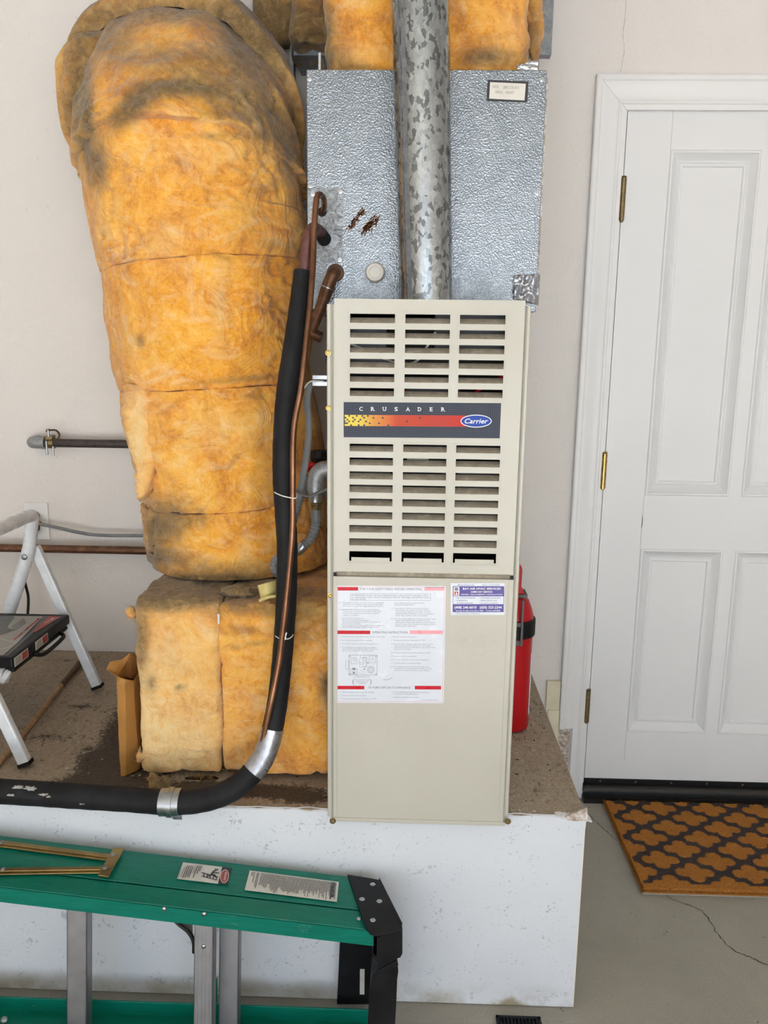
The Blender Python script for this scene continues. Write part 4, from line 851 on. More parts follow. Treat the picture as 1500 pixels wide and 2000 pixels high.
strip_of_wool([(211, 560), (213, 600), (222, 640), (232, 690), (243, 740)], [(236, 560), (240, 600), (248, 640), (258, 690), (268, 740)], -.53, .035, 14, 0, .3)
# ---- lumpy box of wool
def wool_box(x0, x1, y0, y1, z0, z1, r=.03, step=.011, amp=1., seed=0, open_back=True, warp=None):
    mb = MB(); key = {}; lo = V((x0+r, y0+r, z0+r)); hi = V((x1-r, y1-r, z1-r))
    def vid(p):
        k = (round(p.x, 5), round(p.y, 5), round(p.z, 5))
        if k in key: return key[k]
        q = V((min(max(p.x, lo.x), hi.x), min(max(p.y, lo.y), hi.y), min(max(p.z, lo.z), hi.z))); d = p-q; nn = d.normalized() if d.length > 1e-6 else V((0, 0, 1))
        pp = q+nn*r; pp = pp+nn*lump(pp+V((seed*.41, 0, seed*.2)), amp)
        if warp: pp = warp(pp)
        key[k] = len(mb.v); mb.v.append(pp); return key[k]
    def face(o, a, b):
        na = max(2, int(a.length/step)); nb = max(2, int(b.length/step))
        g = [[vid(o+a*(i/na)+b*(j/nb)) for i in range(na+1)] for j in range(nb+1)]
        for j in range(nb):
            for i in range(na): mb.f.append((g[j][i], g[j][i+1], g[j+1][i+1], g[j+1][i]))
    dx, dy, dz = V((x1-x0, 0, 0)), V((0, y1-y0, 0)), V((0, 0, z1-z0))
    face(V((x0, y0, z0)), dx, dz); face(V((x1, y0, z0)), dy, dz); face(V((x0, y1, z0)), -dy, dz); face(V((x0, y0, z1)), dx, dy); face(V((x0, y1, z0)), dx, -dy); face(V((x1, y1, z0)), -dx, dz)
    return mb
RBX = thing('insulated_return_box', (-.37, -.43, HP), 'square return air box wrapped in two yellow glass wool blankets on the platform', 'air box')
xs_ = P(431, 1400, -.765).x; bz = P(350, 1183, -.765).z+.012
wool(wool_box(P(268, 1300, -.765).x-.002, xs_+.002, -.772, -.13, HP+.010, bz, r=.015, seed=21, amp=.85, warp=lambda p: V((max(p.x, -.601), p.y+max(0, p.z-.75)*.10, min(max(p.z, HP+.0025), BXZ+.003)))), 'wool_blanket', RBX, .10, .42, fibres=2600, seed=21)
wool(wool_box(xs_-.002, FX0-.006, -.766, -.13, HP+.014, bz-.004, r=.015, seed=22, amp=.85, warp=lambda p: V((min(p.x, FX0-.0015), p.y, min(max(p.z, HP+.0025), BXZ+.003)))), 'wool_blanket', RBX, .07, .12, fibres=2600, seed=22)
# tuft at the foot of the box and torn corners
def tuft(c, r, parent, seed, name='wool_tuft', n=14, sq=(1, .7, 1), fib=150, add=.15):
    mb = MB(); c = V(c)
    for i in range(n+1):
        th = math.pi*i/n
        for j in range(2*n):
            d = V((math.sin(th)*math.cos(math.pi*j/n)*sq[0], math.sin(th)*math.sin(math.pi*j/n)*sq[1], math.cos(th)*sq[2])); p = c+d*r; mb.v.append(c+d*(r*(1+.45*noise.noise(d*1.6+V((seed, 0, 0)))+.2*noise.noise(d*4+V((seed, 2, 0))))))
    if parent is RBX:
        for q in mb.v: q.z = max(q.z, HP+.0015)
    for i in range(n):
        for j in range(2*n): mb.f.append((i*2*n+j, (i+1)*2*n+j, (i+1)*2*n+(j+1) % (2*n), i*2*n+(j+1) % (2*n)))
    return wool(mb, name, parent, add, .25, fibres=fib, seed=seed)
tuft(P(318, 1543, -.835), .022, RBX, 31, sq=(1.1, .6, 1.4), add=.3, fib=300); tuft(P(300, 1522, -.78), .014, RBX, 32); tuft(P(395, 1526, -.765), .012, RBX, 33, sq=(3, .8, .6)); tuft(P(257, 1197, -.74), .011, RBX, 34, sq=(1.1, .5, 1.2)); tuft(P(276, 1478, -.765), .011, RBX, 35)
tuft(P(463, 1155, -.70), .016, RBX, 37, sq=(2.4, 1, .8), add=.3)
MB().box(P(427.5, 1200, 0).x*0+P(427, 1200, -.768).x, P(430.5, 1200, -.768).x, -.7785, -.772, P(429, 1216, -.77).z, P(429, 1197, -.77).z).build('tie_wire', 'white_string', RBX)
# ---- supply plenum over the coil case
PN = thing('insulated_plenum', (.03, -.35, BZ1), 'square supply plenum wrapped in orange glass wool above the galvanised coil case', 'plenum')
pz = P(830, 133, -.59).z-.004
wool(wool_box(P(633, 60, -.585).x, P(1038, 60, -.585).x, -.592, -.31, BZ1+.002, GZ-.008, r=.03, seed=41, amp=1.1, step=.012, warp=lambda p: V((p.x, min(p.y, -.29), min(max(p.z, BZ1+.0025), GZ-.002)))), 'wool_blanket', PN, 0, .08, fibres=2400, seed=41)
tuft(P(1044, 55, -.40), .035, PN, 42, sq=(.6, .6, 2.2), fib=300); tuft(P(1040, 10, -.42), .03, PN, 43, sq=(.7, .6, 1.6))
a = P(1073, 115, -.10); MB().box(a.x-.16, a.x, -.13, -.10, a.z, GZ-.002).build('sheet_cover', 'sheet', PN)
mb = MB(); mb.box(P(628, 120, -.55).x-.004, P(628, 120, -.55).x+.001, -.575, -.5, BZ1+.002, P(628, 108, -.56).z); mb.build('edge_angle', 'bright_steel', PN)
# ---- branch behind: dark wool and sheet metal by the wall
BR = thing('branch_duct', (-.33, -.08, 1.9), 'shadowed galvanised branch duct with dark wool tucked behind the yellow duct', 'duct')
a, b = P(575, 340, -.05), P(497, 48, -.05); MB().box(-.338, a.x, -.05, -.004, 1.70, b.z).build('branch_sheet', 'sheet', BR)
a2, b2 = P(574, 108, -.16), P(640, 60, -.16); MB().box(a2.x, b2.x+.10, -.16, -.004, a2.z, b2.z+.10).build('branch_collar', 'sheet', BR)
wool(wool_box(-.318, P(660, 40, -.2).x+.03, -.245, -.03, P(560, 92, -.22).z, GZ-.01 if False else P(560, -30, -.22).z, r=.035, step=.014, seed=51, amp=1.5, warp=lambda p: V((max(p.x, -.325), max(p.y, -.28), p.z))), 'wool_blanket', BR, .35, 0, fibres=700, seed=51)
wool(wool_box(P(494, 40, -.06).x, -.305, -.088, -.02, P(520, 88, -.07).z, P(560, -40, -.07).z, r=.02, step=.012, seed=53, amp=.8, warp=lambda p: V((p.x, min(max(p.y, -.094), -.004), p.z))), 'wool_blanket', BR, .35, 0, fibres=300, seed=53)
# ================================================================== refrigerant lines
SL = thing('suction_line', tuple(P(560, 1200, -.8)), 'thick refrigerant line sleeved in black foam running down beside the furnace', 'pipe')
p_ = catmull([P(633, 466, BY-.002), P(624, 452, -.655), P(611, 447, -.69), P(602, 466, -.715), P(598, 500, -.73), P(595, 545, -.74)], 7)
MB().tube(p_, .0125, 18).build('copper_pipe', 'plum_copper', SL, smooth=True)
MB().tube([P(634, 468, BY-.0045), P(626, 456, BY-.03)], [.0150, .0142], 18).build('stub_sleeve', 'foam', SL, smooth=True)
foam = [((591, 530), -.745), ((583, 600), -.76), ((571, 690), -.775), ((560, 770), -.785), ((554, 850), -.79), ((553, 930), -.795), ((557, 1000), -.80), ((561, 1070), -.80), ((560, 1150), -.80), ((555, 1240), -.805), ((548, 1320), -.815), ((538, 1395), -.835), ((521, 1463), -.855), ((494, 1507), -.875), ((455, 1541), -.892), ((400, 1561), -.902), ((335, 1567), -.905), ((250, 1561), -.903), ((150, 1555), -.90), ((60, 1549), -.898), ((-80, 1541), -.895), ((-260, 1530), -.89)]
fp = catmull([P(*q, y) for q, y in foam], 8); nf = len(fp)
def fr(i):
    t = i/(nf-1); return (.0178+.004*min(1, t*8))*1.0 if t < .5 else .0218+.004*min(1, (t-.5)*5)
fo = MB().tube(fp, [fr(i)*(1+.012*math.sin(i*1.7)) for i in range(nf)], 24).build('foam_sleeve', 'foam', SL, smooth=True)
i0 = 12*8-5; i1 = 13*8+1
MB().tube(fp[i0:i1], [fr(i)+.0016+.0004*math.sin(i*2.3) for i in range(i0, i1)], 24).build('silver_tape', 'foil_tape', SL, smooth=True)
# torn scuffs with old paint on the sleeve
R = random.Random(9)
for (px_, py_, s) in ((60, 1540, .010), (35, 1538, .008), (85, 1552, .006), (95, 1556, .004), (160, 1570, .004), (20, 1553, .006)):
    c = P(px_, py_, -.925); pts = []
    for k in range(17):
        a = 2*math.pi*k/17; w = R.uniform(.55, 1.5); pts.append(c+V((math.cos(a)*s*1.3*w, -.002+abs(math.sin(a))*.001, math.sin(a)*s*.42*w)))
    MB().prism(pts, (0, .003, 0)).build('paint_splash', 'print_grey', SL)
LL = thing('liquid_line', tuple(P(574, 1000, -.83)), 'thin bare copper tube with hooked top in front of the black foam line', 'pipe')
ll = [((629, 414), BY-.002), ((633, 404), -.64), ((632, 388), -.668), ((625, 380), -.69), ((619, 386), -.705), ((616, 410), -.715), ((613, 460), -.73), ((611, 520), -.75), ((605, 600), -.778), ((597, 680), -.797), ((588, 760), -.81), ((574, 840), -.818), ((572, 950), -.822), ((571, 1040), -.826), ((562, 1146), -.830), ((552, 1238), -.834), ((544, 1300), -.838), ((530, 1370), -.850), ((517, 1432), -.862), ((511, 1455), -.862), ((504, 1480), -.852)]
lp_ = catmull([P(*q, y-(.008 if 6 < i < 18 else 0.)) for i, (q, y) in enumerate(ll)], 8)
MB().tube(lp_, .0062, 14).build('copper_tube', 'copper', LL, smooth=True)
MB().lathe([(.010, 0), (.009, .002), (.0065, .003)], P(629, 414, BY-.0035), (0, -1, 0), 18).build('grommet', 'black_rubber', LL)
def tie(pts, lbl):
    q = catmull([P(a, b, y) for a, b, y in pts], 6); o = MB().tube(q, .0011, 8).build('string_tie', 'white_string', smooth=True); return tag(o, lbl, 'string', 'ties round the refrigerant lines')
tie([(537, 958, -.79), (537, 962, -.815), (550, 968, -.825), (566, 972, -.835), (577, 973, -.836), (580, 968, -.82), (578, 963, -.80)], 'white string tied round foam line at conduit elbow height')
tie([(538, 1240, -.80), (539, 1243, -.825), (548, 1248, -.838), (557, 1249, -.845), (558, 1240, -.846), (560, 1236, -.846), (557, 1247, -.846), (565, 1247, -.838), (572, 1241, -.825), (572, 1238, -.80)], 'white string with knot round foam line at label height')
# strap
ST = thing('pipe_strap', tuple(P(335, 1590, PD)), 'galvanised two-hole strap clamping black foam line to platform edge', 'pipe strap')
k0 = min(range(nf), key=lambda i: abs(pix(fp[i])[0]-333)); c = fp[k0]; ax = (fp[k0+1]-fp[k0-1]).normalized()
def band(w0, w1, rr, a0, a1, th=.0016, n=26):
    mb = MB()
    for i in range(n+1):
        a = math.radians(a0+(a1-a0)*i/n); d = V((0, -math.cos(a), math.sin(a)))
        for w, r in ((w0, rr), (w1, rr), (w1, rr+th), (w0, rr+th)): mb.v.append(c+V((1, 0, 0))*w+V((0, 0, ax.z/ax.x*w))+d*r)
    for i in range(n):
        for j in range(4): mb.f.append((4*i+j, 4*i+(j+1) % 4, 4*i+4+(j+1) % 4, 4*i+4+j))
    mb.f += [(0, 1, 2, 3), (4*n+3, 4*n+2, 4*n+1, 4*n)]; return mb
rs = fr(k0)+.0012
band(-.022, .020, rs, -62, 150).build('band', 'zinc', ST, smooth=True, angle=50); band(-.006, .006, rs+.001, -62, 150, .003).build('rib', 'zinc', ST, smooth=True, angle=50)
g = P(346, 1592, PD-.003); MB().prism([V((g.x-.020, PD-.004, c.z-.018)), V((g.x+.010, PD-.004, c.z-.018)), V((g.x+.010, PD-.004, g.z-.010)), V((g.x-.008, PD-.004, g.z-.010)), V((g.x-.020, PD-.004, g.z+.004))], (0, .0022, 0)).build('foot', 'zinc', ST)
screw(P(346, 1612, PD-.002), (0, -1, 0), .0035, .002).build('nail_head', 'platform', ST)
# ================================================================== electrics beside the furnace
CO = thing('power_conduit', tuple(P(617, 1000, -.72)), 'grey flexible conduit with cast elbow fitting feeding the furnace side', 'conduit')
CY = -.72
MB().tube(catmull([P(668, 917, CY), P(640, 916, CY), P(626, 920, CY), P(618, 932, CY), P(616, 948, CY), P(616, 958, CY)], 6), [.0185]*31, 20).build('elbow_fitting', 'cast_grey', CO, smooth=True)
MB().lathe([(.0165, 0), (.0165, .012), (.0150, .016), (.0150, .026), (.0125, .028)], P(616, 956, CY), (0, 0, -1), 20).build('threaded_body', 'zinc', CO, smooth=True)
MB().lathe([(.0125, 0), (.0135, .002), (.0135, .012), (.0115, .014)], P(618, 974, CY), (0, 0, -1), 6).build('lock_nut', 'old_brass', CO)
MB().lathe([(.0105, 0), (.0115, .001), (.0115, .012), (.0105, .013)], P(618, 984, CY), (0, 0, -1), 6).build('gland_nut', 'old_brass', CO)
MB().tube([P(617.5, 995, CY), P(617.5, 1018, CY)], .0102, 18).build('sleeve', 'grey_plastic', CO, smooth=True)
def corrugated(pts, r, name, n=14):
    q = catmull(pts, 10); L = [0.]
    for i in range(1, len(q)): L.append(L[-1]+(q[i]-q[i-1]).length)
    m_ = int(L[-1]/.0016); out = []; j = 0
    for k in range(m_):
        s = L[-1]*k/(m_-1)
        while j < len(L)-2 and L[j+1] < s: j += 1
        out.append(q[j].lerp(q[j+1], (s-L[j])/max(1e-6, L[j+1]-L[j])))
    return MB().tube(out, [r*(1.0 if (k % 5) < 3 else .82) for k in range(m_)], n).build(name, 'grey_plastic', CO, smooth=True, angle=60)
corrugated([P(617, 1014, CY), P(616, 1030, CY), P(609, 1048, CY), P(597, 1062, CY), P(588, 1069, CY)], .0108, 'flexible_conduit')
d0, d1 = P(595, 1063, CY), P(578, 1079, CY); MB().tube([d0, d0.lerp(d1, .1), d0.lerp(d1, .7), d1], [.0105, .0122, .0122, .011], 18).build('conduit_coupling', 'zinc', CO, smooth=True)
corrugated([P(580, 1077, CY), P(560, 1082, -.715), P(543, 1088, -.71), P(535, 1102, -.71), P(541, 1120, -.71), P(556, 1124, -.70)], .0095, 'flexible_conduit')
corrugated([P(604, 930, -.69), P(598, 950, -.69), P(588, 970, -.69), P(580, 990, -.69), P(572, 1020, -.69)], .0095, 'flexible_conduit')
MB().tube(catmull([P(577, 958, -.74), P(590, 966, -.745), P(606, 970, -.745), P(618, 965, -.745), P(640, 955, -.74)], 6), .0028, 8).build('control_wire', 'grey_plastic', CO, smooth=True)
GB = thing('cable_clamp_box', tuple(P(622, 745, -.74)), 'small shiny zinc cable clamp box on the furnace side', 'clamp')
a, b = P(609, 732, -.74), P(640, 755, -.74); zm = P(620, 743, -.74).z
MB().box(a.x, FX0-.0008, -.74, -.70, zm+.001, a.z).build('clamp_top', 'zinc', GB, bevel=.0015); MB().box(a.x, FX0-.0008, -.742, -.70, b.z, zm-.0015).build('clamp_base', 'zinc', GB, bevel=.0015)
MB().tube(catmull([P(594, 758, -.745), P(602, 748, -.745), P(612, 744, -.745), P(632, 745, -.742)], 6), .0016, 8).build('white_lead', 'white_string', GB, smooth=True)
cb = MB().tube(catmull([P(612, 744, -.72), P(603, 760, -.72), P(600, 790, -.72), P(603, 820, -.72), P(602, 860, -.715), P(597, 900, -.72), P(590, 940, -.722), P(583, 975, -.725)], 8), .0072, 14, flat=(1, 0, 0)).build('flat_cable', 'grey_cable', smooth=True)
tag(cb, 'flat grey cable hanging from the zinc clamp box beside the furnace', 'cable')
gp = thing('gas_pipe', tuple(P(614, 800, -.45)), 'dark iron gas pipe with red valve handle in the gap behind the furnace', 'pipe')
MB().tube([V((-.180, -.47, P(616, 700, -.47).z)), V((-.180, -.47, P(622, 905, -.47).z))], .014, 14).build('pipe_run', 'iron_pipe', gp, smooth=True); MB().lathe([(.018, 0), (.019, .01), (.018, .03)], V((-.180, -.47, P(613, 690, -.47).z)), (0, 0, -1), 14).build('union', 'iron_pipe', gp)
MB().tube(catmull([P(600, 917, -.60), P(607, 908, -.61), P(615, 909, -.61), P(620, 916, -.60)], 5), .006, 10).build('valve_handle', 'red_enamel', gp, smooth=True); MB().lathe([(.02, 0), (.022, .015), (.016, .04)], P(624, 880, -.58), (0, 0, -1), 12).build('valve_body', 'black_plastic', gp)
# curled yellow paper tag
mb = MB(); n = 16; mp = [(503, 1143), (540, 1133), (541, 1163), (511, 1175)]
for j in range(n+1):
    for i in range(n+1):
        u, v = i/n, j/n; x_ = (mp[0][0]*(1-u)+mp[1][0]*u)*(1-v)+(mp[3][0]*(1-u)+mp[2][0]*u)*v; y_ = (mp[0][1]*(1-u)+mp[1][1]*u)*(1-v)+(mp[3][1]*(1-u)+mp[2][1]*u)*v; mb.v.append(P(x_, y_, -.752-.022*math.sin(math.pi*(.15+.8*u))-.004*v))
for j in range(n):
    for i in range(n): k = j*(n+1)+i; mb.f.append((k, k+n+1, k+n+2, k+1))
pt = thing('paper_tag', tuple(P(520, 1175, -.74)), 'curled yellow paper strip stuck out behind the black foam line', 'paper'); mb.build('strip', 'yellow_paper', pt, smooth=True, angle=180, solid=.0008)
q = [P(511+15*math.sin(t*.9)+6*math.cos(t), 1172-3*math.sin(t), -.742-.008*math.cos(t)) for t in [k*.5 for k in range(12)]]
MB().tube(catmull([P(508, 1173, -.775), P(514, 1169, -.782), P(526, 1166, -.785), P(538, 1164, -.78)], 5), .0038, 10).build('rolled_edge', 'yellow_paper', pt, smooth=True)
# ================================================================== wall pipes and outlet
WP = thing('wall_gas_pipe', tuple(P(160, 868, -.05)), 'dark iron pipe with bonding clamp running along the wall into yellow wool', 'pipe')
ya = -.055; a, b = P(85, 865, ya), P(330, 877, ya); b.z = a.z
MB().tube([a, b], .0125, 18).build('pipe_run', 'iron_pipe', WP, smooth=True)
e = P(70, 868, ya); e.z = a.z; MB().tube(catmull([a+V((.006, 0, 0)), e+V((.004, 0, 0)), e+V((-.012, .008, 0)), e+V((-.016, .028, 0)), e+V((-.016, .052, 0))], 6), .0175, 18).build('elbow', 'cast_grey', WP, smooth=True)
MB().tube([a+V((-.003, 0, 0)), a+V((.006, 0, 0))], .0192, 18).build('elbow_bead', 'cast_grey', WP, smooth=True)
cc = P(100, 867, ya); cc.z = a.z; mb = MB().tube([cc+V((-.011, 0, 0)), cc+V((.011, 0, 0))], .0165, 14); mb.box(cc.x-.010, cc.x+.010, ya-.014, ya+.010, cc.z+.012, cc.z+.024); mb.build('ground_clamp', 'old_brass', WP, smooth=True)
for dx, z0, z1 in ((-.007, -.034, .008), (.012, -.036, -.008), (.001, .020, .040)): MB().cyl(cc+V((dx, -.016, z0)), cc+V((dx, -.016, z1)), .0032, 10).build('clamp_bolt', 'zinc', WP, smooth=True)
MB().lathe([(.006, 0), (.006, .004), (.003, .005)], cc+V((.001, -.016, .040)), (0, 0, 1), 6).build('bolt_head', 'zinc', WP)
MB().tube(catmull([P(90, 842, ya-.01), P(100, 840, ya-.01), P(110, 841, ya-.008), P(116, 849, ya), P(113, 857, ya), P(106, 862, ya)], 6), .0028, 10).build('ground_wire', 'old_copper', WP, smooth=True)
a, b = P(-140, 1074, -.055), P(340, 1075, -.055); b.z = a.z = P(150, 1073, -.055).z
tag(MB().tube([a, b], .0125, 18).build('wall_copper_pipe', 'old_copper', smooth=True), 'brown copper water pipe along the wall just under the outlet', 'pipe')
OU = thing('wall_outlet', tuple(P(72, 1054, 0)), 'white wall outlet plate behind the step stool', 'outlet')
a, b = P(46, 981, -.004), P(98, 1055, -.004); MB().box(a.x, b.x, -.006, -.0002, b.z, a.z).build('cover_plate', 'white_plastic', OU, bevel=.0022)
zc = (a.z+b.z)/2; xc = (a.x+b.x)/2
for s in (1, -1):
    rc = MB().lathe([(.0165, 0), (.0165, .002), (.015, .003)], V((xc, -.006, zc+s*.0195)), (0, -1, 0), 24).build('receptacle', 'white_plastic', OU)
    MB().box(xc-.007, xc-.005, -.0094, -.0088, zc+s*.0195-.004, zc+s*.0195+.005).box(xc+.005, xc+.007, -.0094, -.0088, zc+s*.0195-.004, zc+s*.0195+.005).build('slot', 'black_ink', rc)
rivet(V((xc, -.006, zc)), (0, -1, 0), .003, .001).build('plate_screw', 'white_plastic', OU)
MC = thing('furnace_power_cord', tuple(P(180, 1045, -.05)), 'grey power cord stretched from outlet plate to the yellow duct', 'cord')
q = [P(80, 1024, -.035), P(110, 1030, -.045), P(150, 1039, -.05), P(180, 1044, -.05), P(220, 1046, -.05), P(265, 1046, -.05), P(330, 1046, -.06)]
MB().tube(catmull(q, 6), .0052, 12).build('cord', 'grey_cable', MC, smooth=True); MB().tube([V((xc, -.008, zc+.0195)), V((xc, -.026, zc+.0195)), V((xc+.006, -.036, zc+.012)), q[0]], [.013, .013, .010, .006], 14).build('plug', 'old_brass', MC, smooth=True)
BC = thing('black_cord', tuple(P(52, 1180, -.05)), 'black cord hanging from the outlet down behind the step stool', 'cord')
z2 = zc-.0195; MB().tube([V((xc, -.008, z2)), V((xc, -.03, z2)), V((xc-.004, -.036, z2-.014))], [.012, .012, .006], 14).build('plug', 'black_plastic', BC, smooth=True)
MB().tube(catmull([V((xc-.003, -.036, z2-.010)), P(60, 1050, -.066), P(55, 1062, -.082), P(52, 1085, -.082), P(48, 1130, -.07), P(55, 1165, -.06), P(54, 1200, -.07), P(50, 1240, -.08), PZ(40, 1300, HP+.006)], 7), .0042, 10).build('cord', 'black_plastic', BC, smooth=True)
# ================================================================== step stool
SO = thing('step_stool', (-1.05, -.52, HP), 'white tubular folding step stool with black plastic step on the platform', 'step stool')
yf_, yn = -.305, -.742; xr = -.868
piv = P(57, 1083, yf_-.008)
for y in (yf_, yn):
    foot = V((xr, y, HP+.0095)); top_ = V((piv.x+.020, y, piv.z+.002)); d = (foot-top_).normalized()
    MB().beam(top_-d*.02, foot-d*.006, .020, .028, (0, 1, 0)).build('rear_leg', 'white_enamel', SO, bevel=.004)
    MB().beam(foot-d*.008, foot+V((0, 0, .0005))+d*.001, .0215, .030, (0, 1, 0)).build('foot_cap', 'black_rubber', SO)
aT = P(66, 1004, yf_-.02); fdir = (P(20, 1195, yf_-.02)-P(55, 1085, yf_-.02)); fdir.y = 0; fdir.normalize()
def fpt(t, y): q = piv+fdir*t; return V((q.x, y, q.z))
Lf = (piv.z-HP-.013)/(-fdir.z); y1, y2 = yf_-.020, yn+.020
hl = aT.z-piv.z; up = -fdir*(hl/-fdir.z) if False else V((aT.x-piv.x, 0, hl))
tb = lambda y: V((piv.x+up.x, y, piv.z+up.z))
path = [fpt(Lf, y1), fpt(Lf*.5, y1), fpt(0, y1), V((piv.x+up.x*.6, y1, piv.z+up.z*.62)), V((piv.x+up.x*.92, y1-.006, piv.z+up.z*.93)), V((piv.x+up.x, y1-.030, piv.z+up.z)), V((piv.x+up.x, y1-.10, piv.z+up.z)), V((piv.x+up.x, (y1+y2)/2, piv.z+up.z)), V((piv.x+up.x, y2+.10, piv.z+up.z)), V((piv.x+up.x, y2+.030, piv.z+up.z)), V((piv.x+up.x*.92, y2+.006, piv.z+up.z*.93)), V((piv.x+up.x*.6, y2, piv.z+up.z*.62)), fpt(0, y2), fpt(Lf*.5, y2), fpt(Lf, y2)]
MB().tube(catmull(path, 6), .0172, 18).build('front_frame', 'white_enamel', SO, smooth=True)
for y in (y1, y2): MB().cyl(fpt(Lf-.004, y), fpt(Lf+.003, y), .0165, 16).build('foot_cap', 'black_rubber', SO, smooth=True)
MB().cyl(V((piv.x, yf_+.02, piv.z)), V((piv.x, yf_-.037, piv.z)), .0038, 12).build('pivot_pin', 'zinc', SO, smooth=True); rivet(V((piv.x, yf_-.036, piv.z)), (0, -1, 0), .0085, .004).build('pivot_rivet', 'zinc', SO)
MB().cyl(V((piv.x, yn-.02, piv.z)), V((piv.x, yn+.037, piv.z)), .0038, 12).build('pivot_pin', 'zinc', SO, smooth=True)
TZ = .705; tx1 = -.922; tx0 = -1.30; ty0, ty1 = -.662, -.335
stp = MB(); stp.box(tx0, tx1, ty0, ty1, TZ-.028, TZ).box(tx1-.03, tx1-.002, ty0+.01, ty1-.01, TZ-.042, TZ-.028); sp = stp.build('step', 'black_plastic', SO, bevel=.006)
T6 = lambda a, b, d=0.: PZ(a/9.375, 1170+b/9.375, TZ+.0006+d)
MB().add([T6(-900, 330), T6(-700, 1000), T6(60, 1030), T6(320, 800), T6(790, 315), T6(250, 310)], [(0, 1, 2, 3, 4, 5)]).build('step_sticker', 'print_grey', sp)
MB().add([T6(-900, 330, .0004), T6(-800, 640, .0004), T6(-100, 680, .0004), T6(90, 640, .0004), T6(270, 570, .0004), T6(130, 520, .0004), T6(270, 330, .0004), T6(240, 312, .0004)], [tuple(range(8))]).build('sticker_picture', 'step_grey', sp)
MB().add([T6(585, 605, .0004), T6(650, 600, .0004), T6(1125, 322, .0004), T6(890, 312, .0004)], [(0, 1, 2, 3)]).build('red_triangle', 'dark_red_ink', sp)
MB().add([T6(580, 580, .0002), T6(80, 1040, .0002), T6(150, 1030, .0002), T6(560, 660, .0002), T6(890, 312, .0002), T6(790, 312, .0002)], [tuple(range(6))]).build('grey_border', 'step_grey', sp)
r6 = lambda a, b: T6(870+a*.95+(-b)*-.42, 388-a*.42+b*.62, .0008)
mb = MB(); mb.ribbon([T6(870, 385, .0008), T6(930, 380, .0008), T6(985, 345, .0008), T6(930, 358, .0008)], .004, (0, 0, 1)); mb.ribbon([T6(810, 440, .0008), T6(890, 405, .0008)], .0025, (0, 0, 1)); mb.build('white_figure', 'label_old', sp)
mb = MB(); R = random.Random(2); pts = []
for k in range(34): t = k/33; pts.append(T6(710-450*t+(14 if k % 2 else -14), 360+380*t+(-26 if k % 2 else 26)*R.uniform(.5, 1.2), .0008))
mb.ribbon(catmull(pts, 3), .0018, (0, 0, 1)); mb.build('red_script', 'red_ink', sp)
mb = MB()
for row in range(3):
    pts = [T6(440-220*t+row*14+(8 if k % 2 else -8), 370+140*t+row*34+(12 if k % 2 else -12), .0008) for k, t in enumerate([i/15 for i in range(16)])]; mb.ribbon(catmull(pts, 2), .0014, (0, 0, 1))
mb.build('dark_script', 'black_ink', sp)
mb = MB().ribbon([T6(-200, 690, .0006), T6(0, 725, .0006), T6(310, 800, .0006), T6(140, 890, .0006), T6(-100, 935, .0006)], .0016, (0, 0, 1)); mb.build('grey_outline', 'label_old', sp)
def side_label(px0, px1):     # warning stickers on the step edge
    y0_, y1_ = px0, px1; o = MB().box(tx1, tx1+.0006, y0_, y1_, TZ-.026, TZ-.004).build('warning_sticker', 'ladder_paper', sp)
    ym = y0_+(y1_-y0_)*.55; MB().box(tx1+.0006, tx1+.0009, ym, y1_-.003, TZ-.024, TZ-.006).build('red_mark', 'dark_red_ink', sp)
    mb = MB()
    for k in range(4): mb.box(tx1+.0006, tx1+.0009, y0_+.004, ym-.004, TZ-.009-k*.0045, TZ-.0075-k*.0045)
    mb.build('warning_text', 'black_ink', sp)
side_label(-.655, -.585); side_label(-.545, -.475)
MB().tube(catmull([V((tx1-.004, -.40, TZ-.030)), V((tx1+.012, -.41, TZ-.036)), V((tx1+.016, -.44, TZ-.038)), V((tx1+.016, -.50, TZ-.040)), V((tx1+.012, -.535, TZ-.040)), V((tx1-.004, -.55, TZ-.034))], 6), .0055, 12).build('carry_handle', 'black_plastic', SO, smooth=True)
MB().tube(catmull([V((tx0, ty0+.012, TZ-.050)), V((tx1-.06, ty0+.012, TZ-.048)), V((tx1-.03, ty0+.012, TZ-.050)), V((tx1-.018, ty0+.014, TZ-.056))], 5), [.019]*13+[.0185, .016, .010], 18).build('step_support', 'white_enamel', SO, smooth=True)
# stick and paper bag
a, b = PZ(160, 1288, HP+.0108), PZ(-10, 1502, HP+.0085)
SK = thing('wooden_stick', tuple((a+b)/2), 'thin pale wooden stick with dark bark end lying on the platform board', 'stick')
m1 = a.lerp(b, .30); MB().tube([a, a.lerp(b, .1)+V((.003, 0, 0)), m1], [.0085, .0095, .0078], 10).build('bark_end', 'dark_bark', SK, smooth=True); MB().tube([m1-(m1-a)*.02, m1.lerp(b, .5)+V((.002, 0, 0)), b], [.0076, .0070, .0058], 10).build('shaft', 'bare_wood', SK, smooth=True)
BG = thing('paper_bag', tuple(PZ(250, 1505, HP)), 'brown kraft paper bag standing open beside the yellow wool box', 'paper bag')
bf = PZ(236, 1516, HP+.001); zt_ = P(235, 1322, bf.y).z; xl = P(231, 1400, bf.y).x; xm = P(250, 1400, bf.y).x; xrr = P(279, 1400, bf.y).x
zt2 = P(272, 1328, bf.y+.02).z
A = [V((bf.x, bf.y, HP+.001)), V((bf.x+.012, bf.y-.003, HP+.004)), V((bf.x+.050, bf.y+.03, HP+.003)), V((bf.x+.052, bf.y+.12, HP+.003)), V((bf.x-.002, bf.y+.10, HP+.001))]
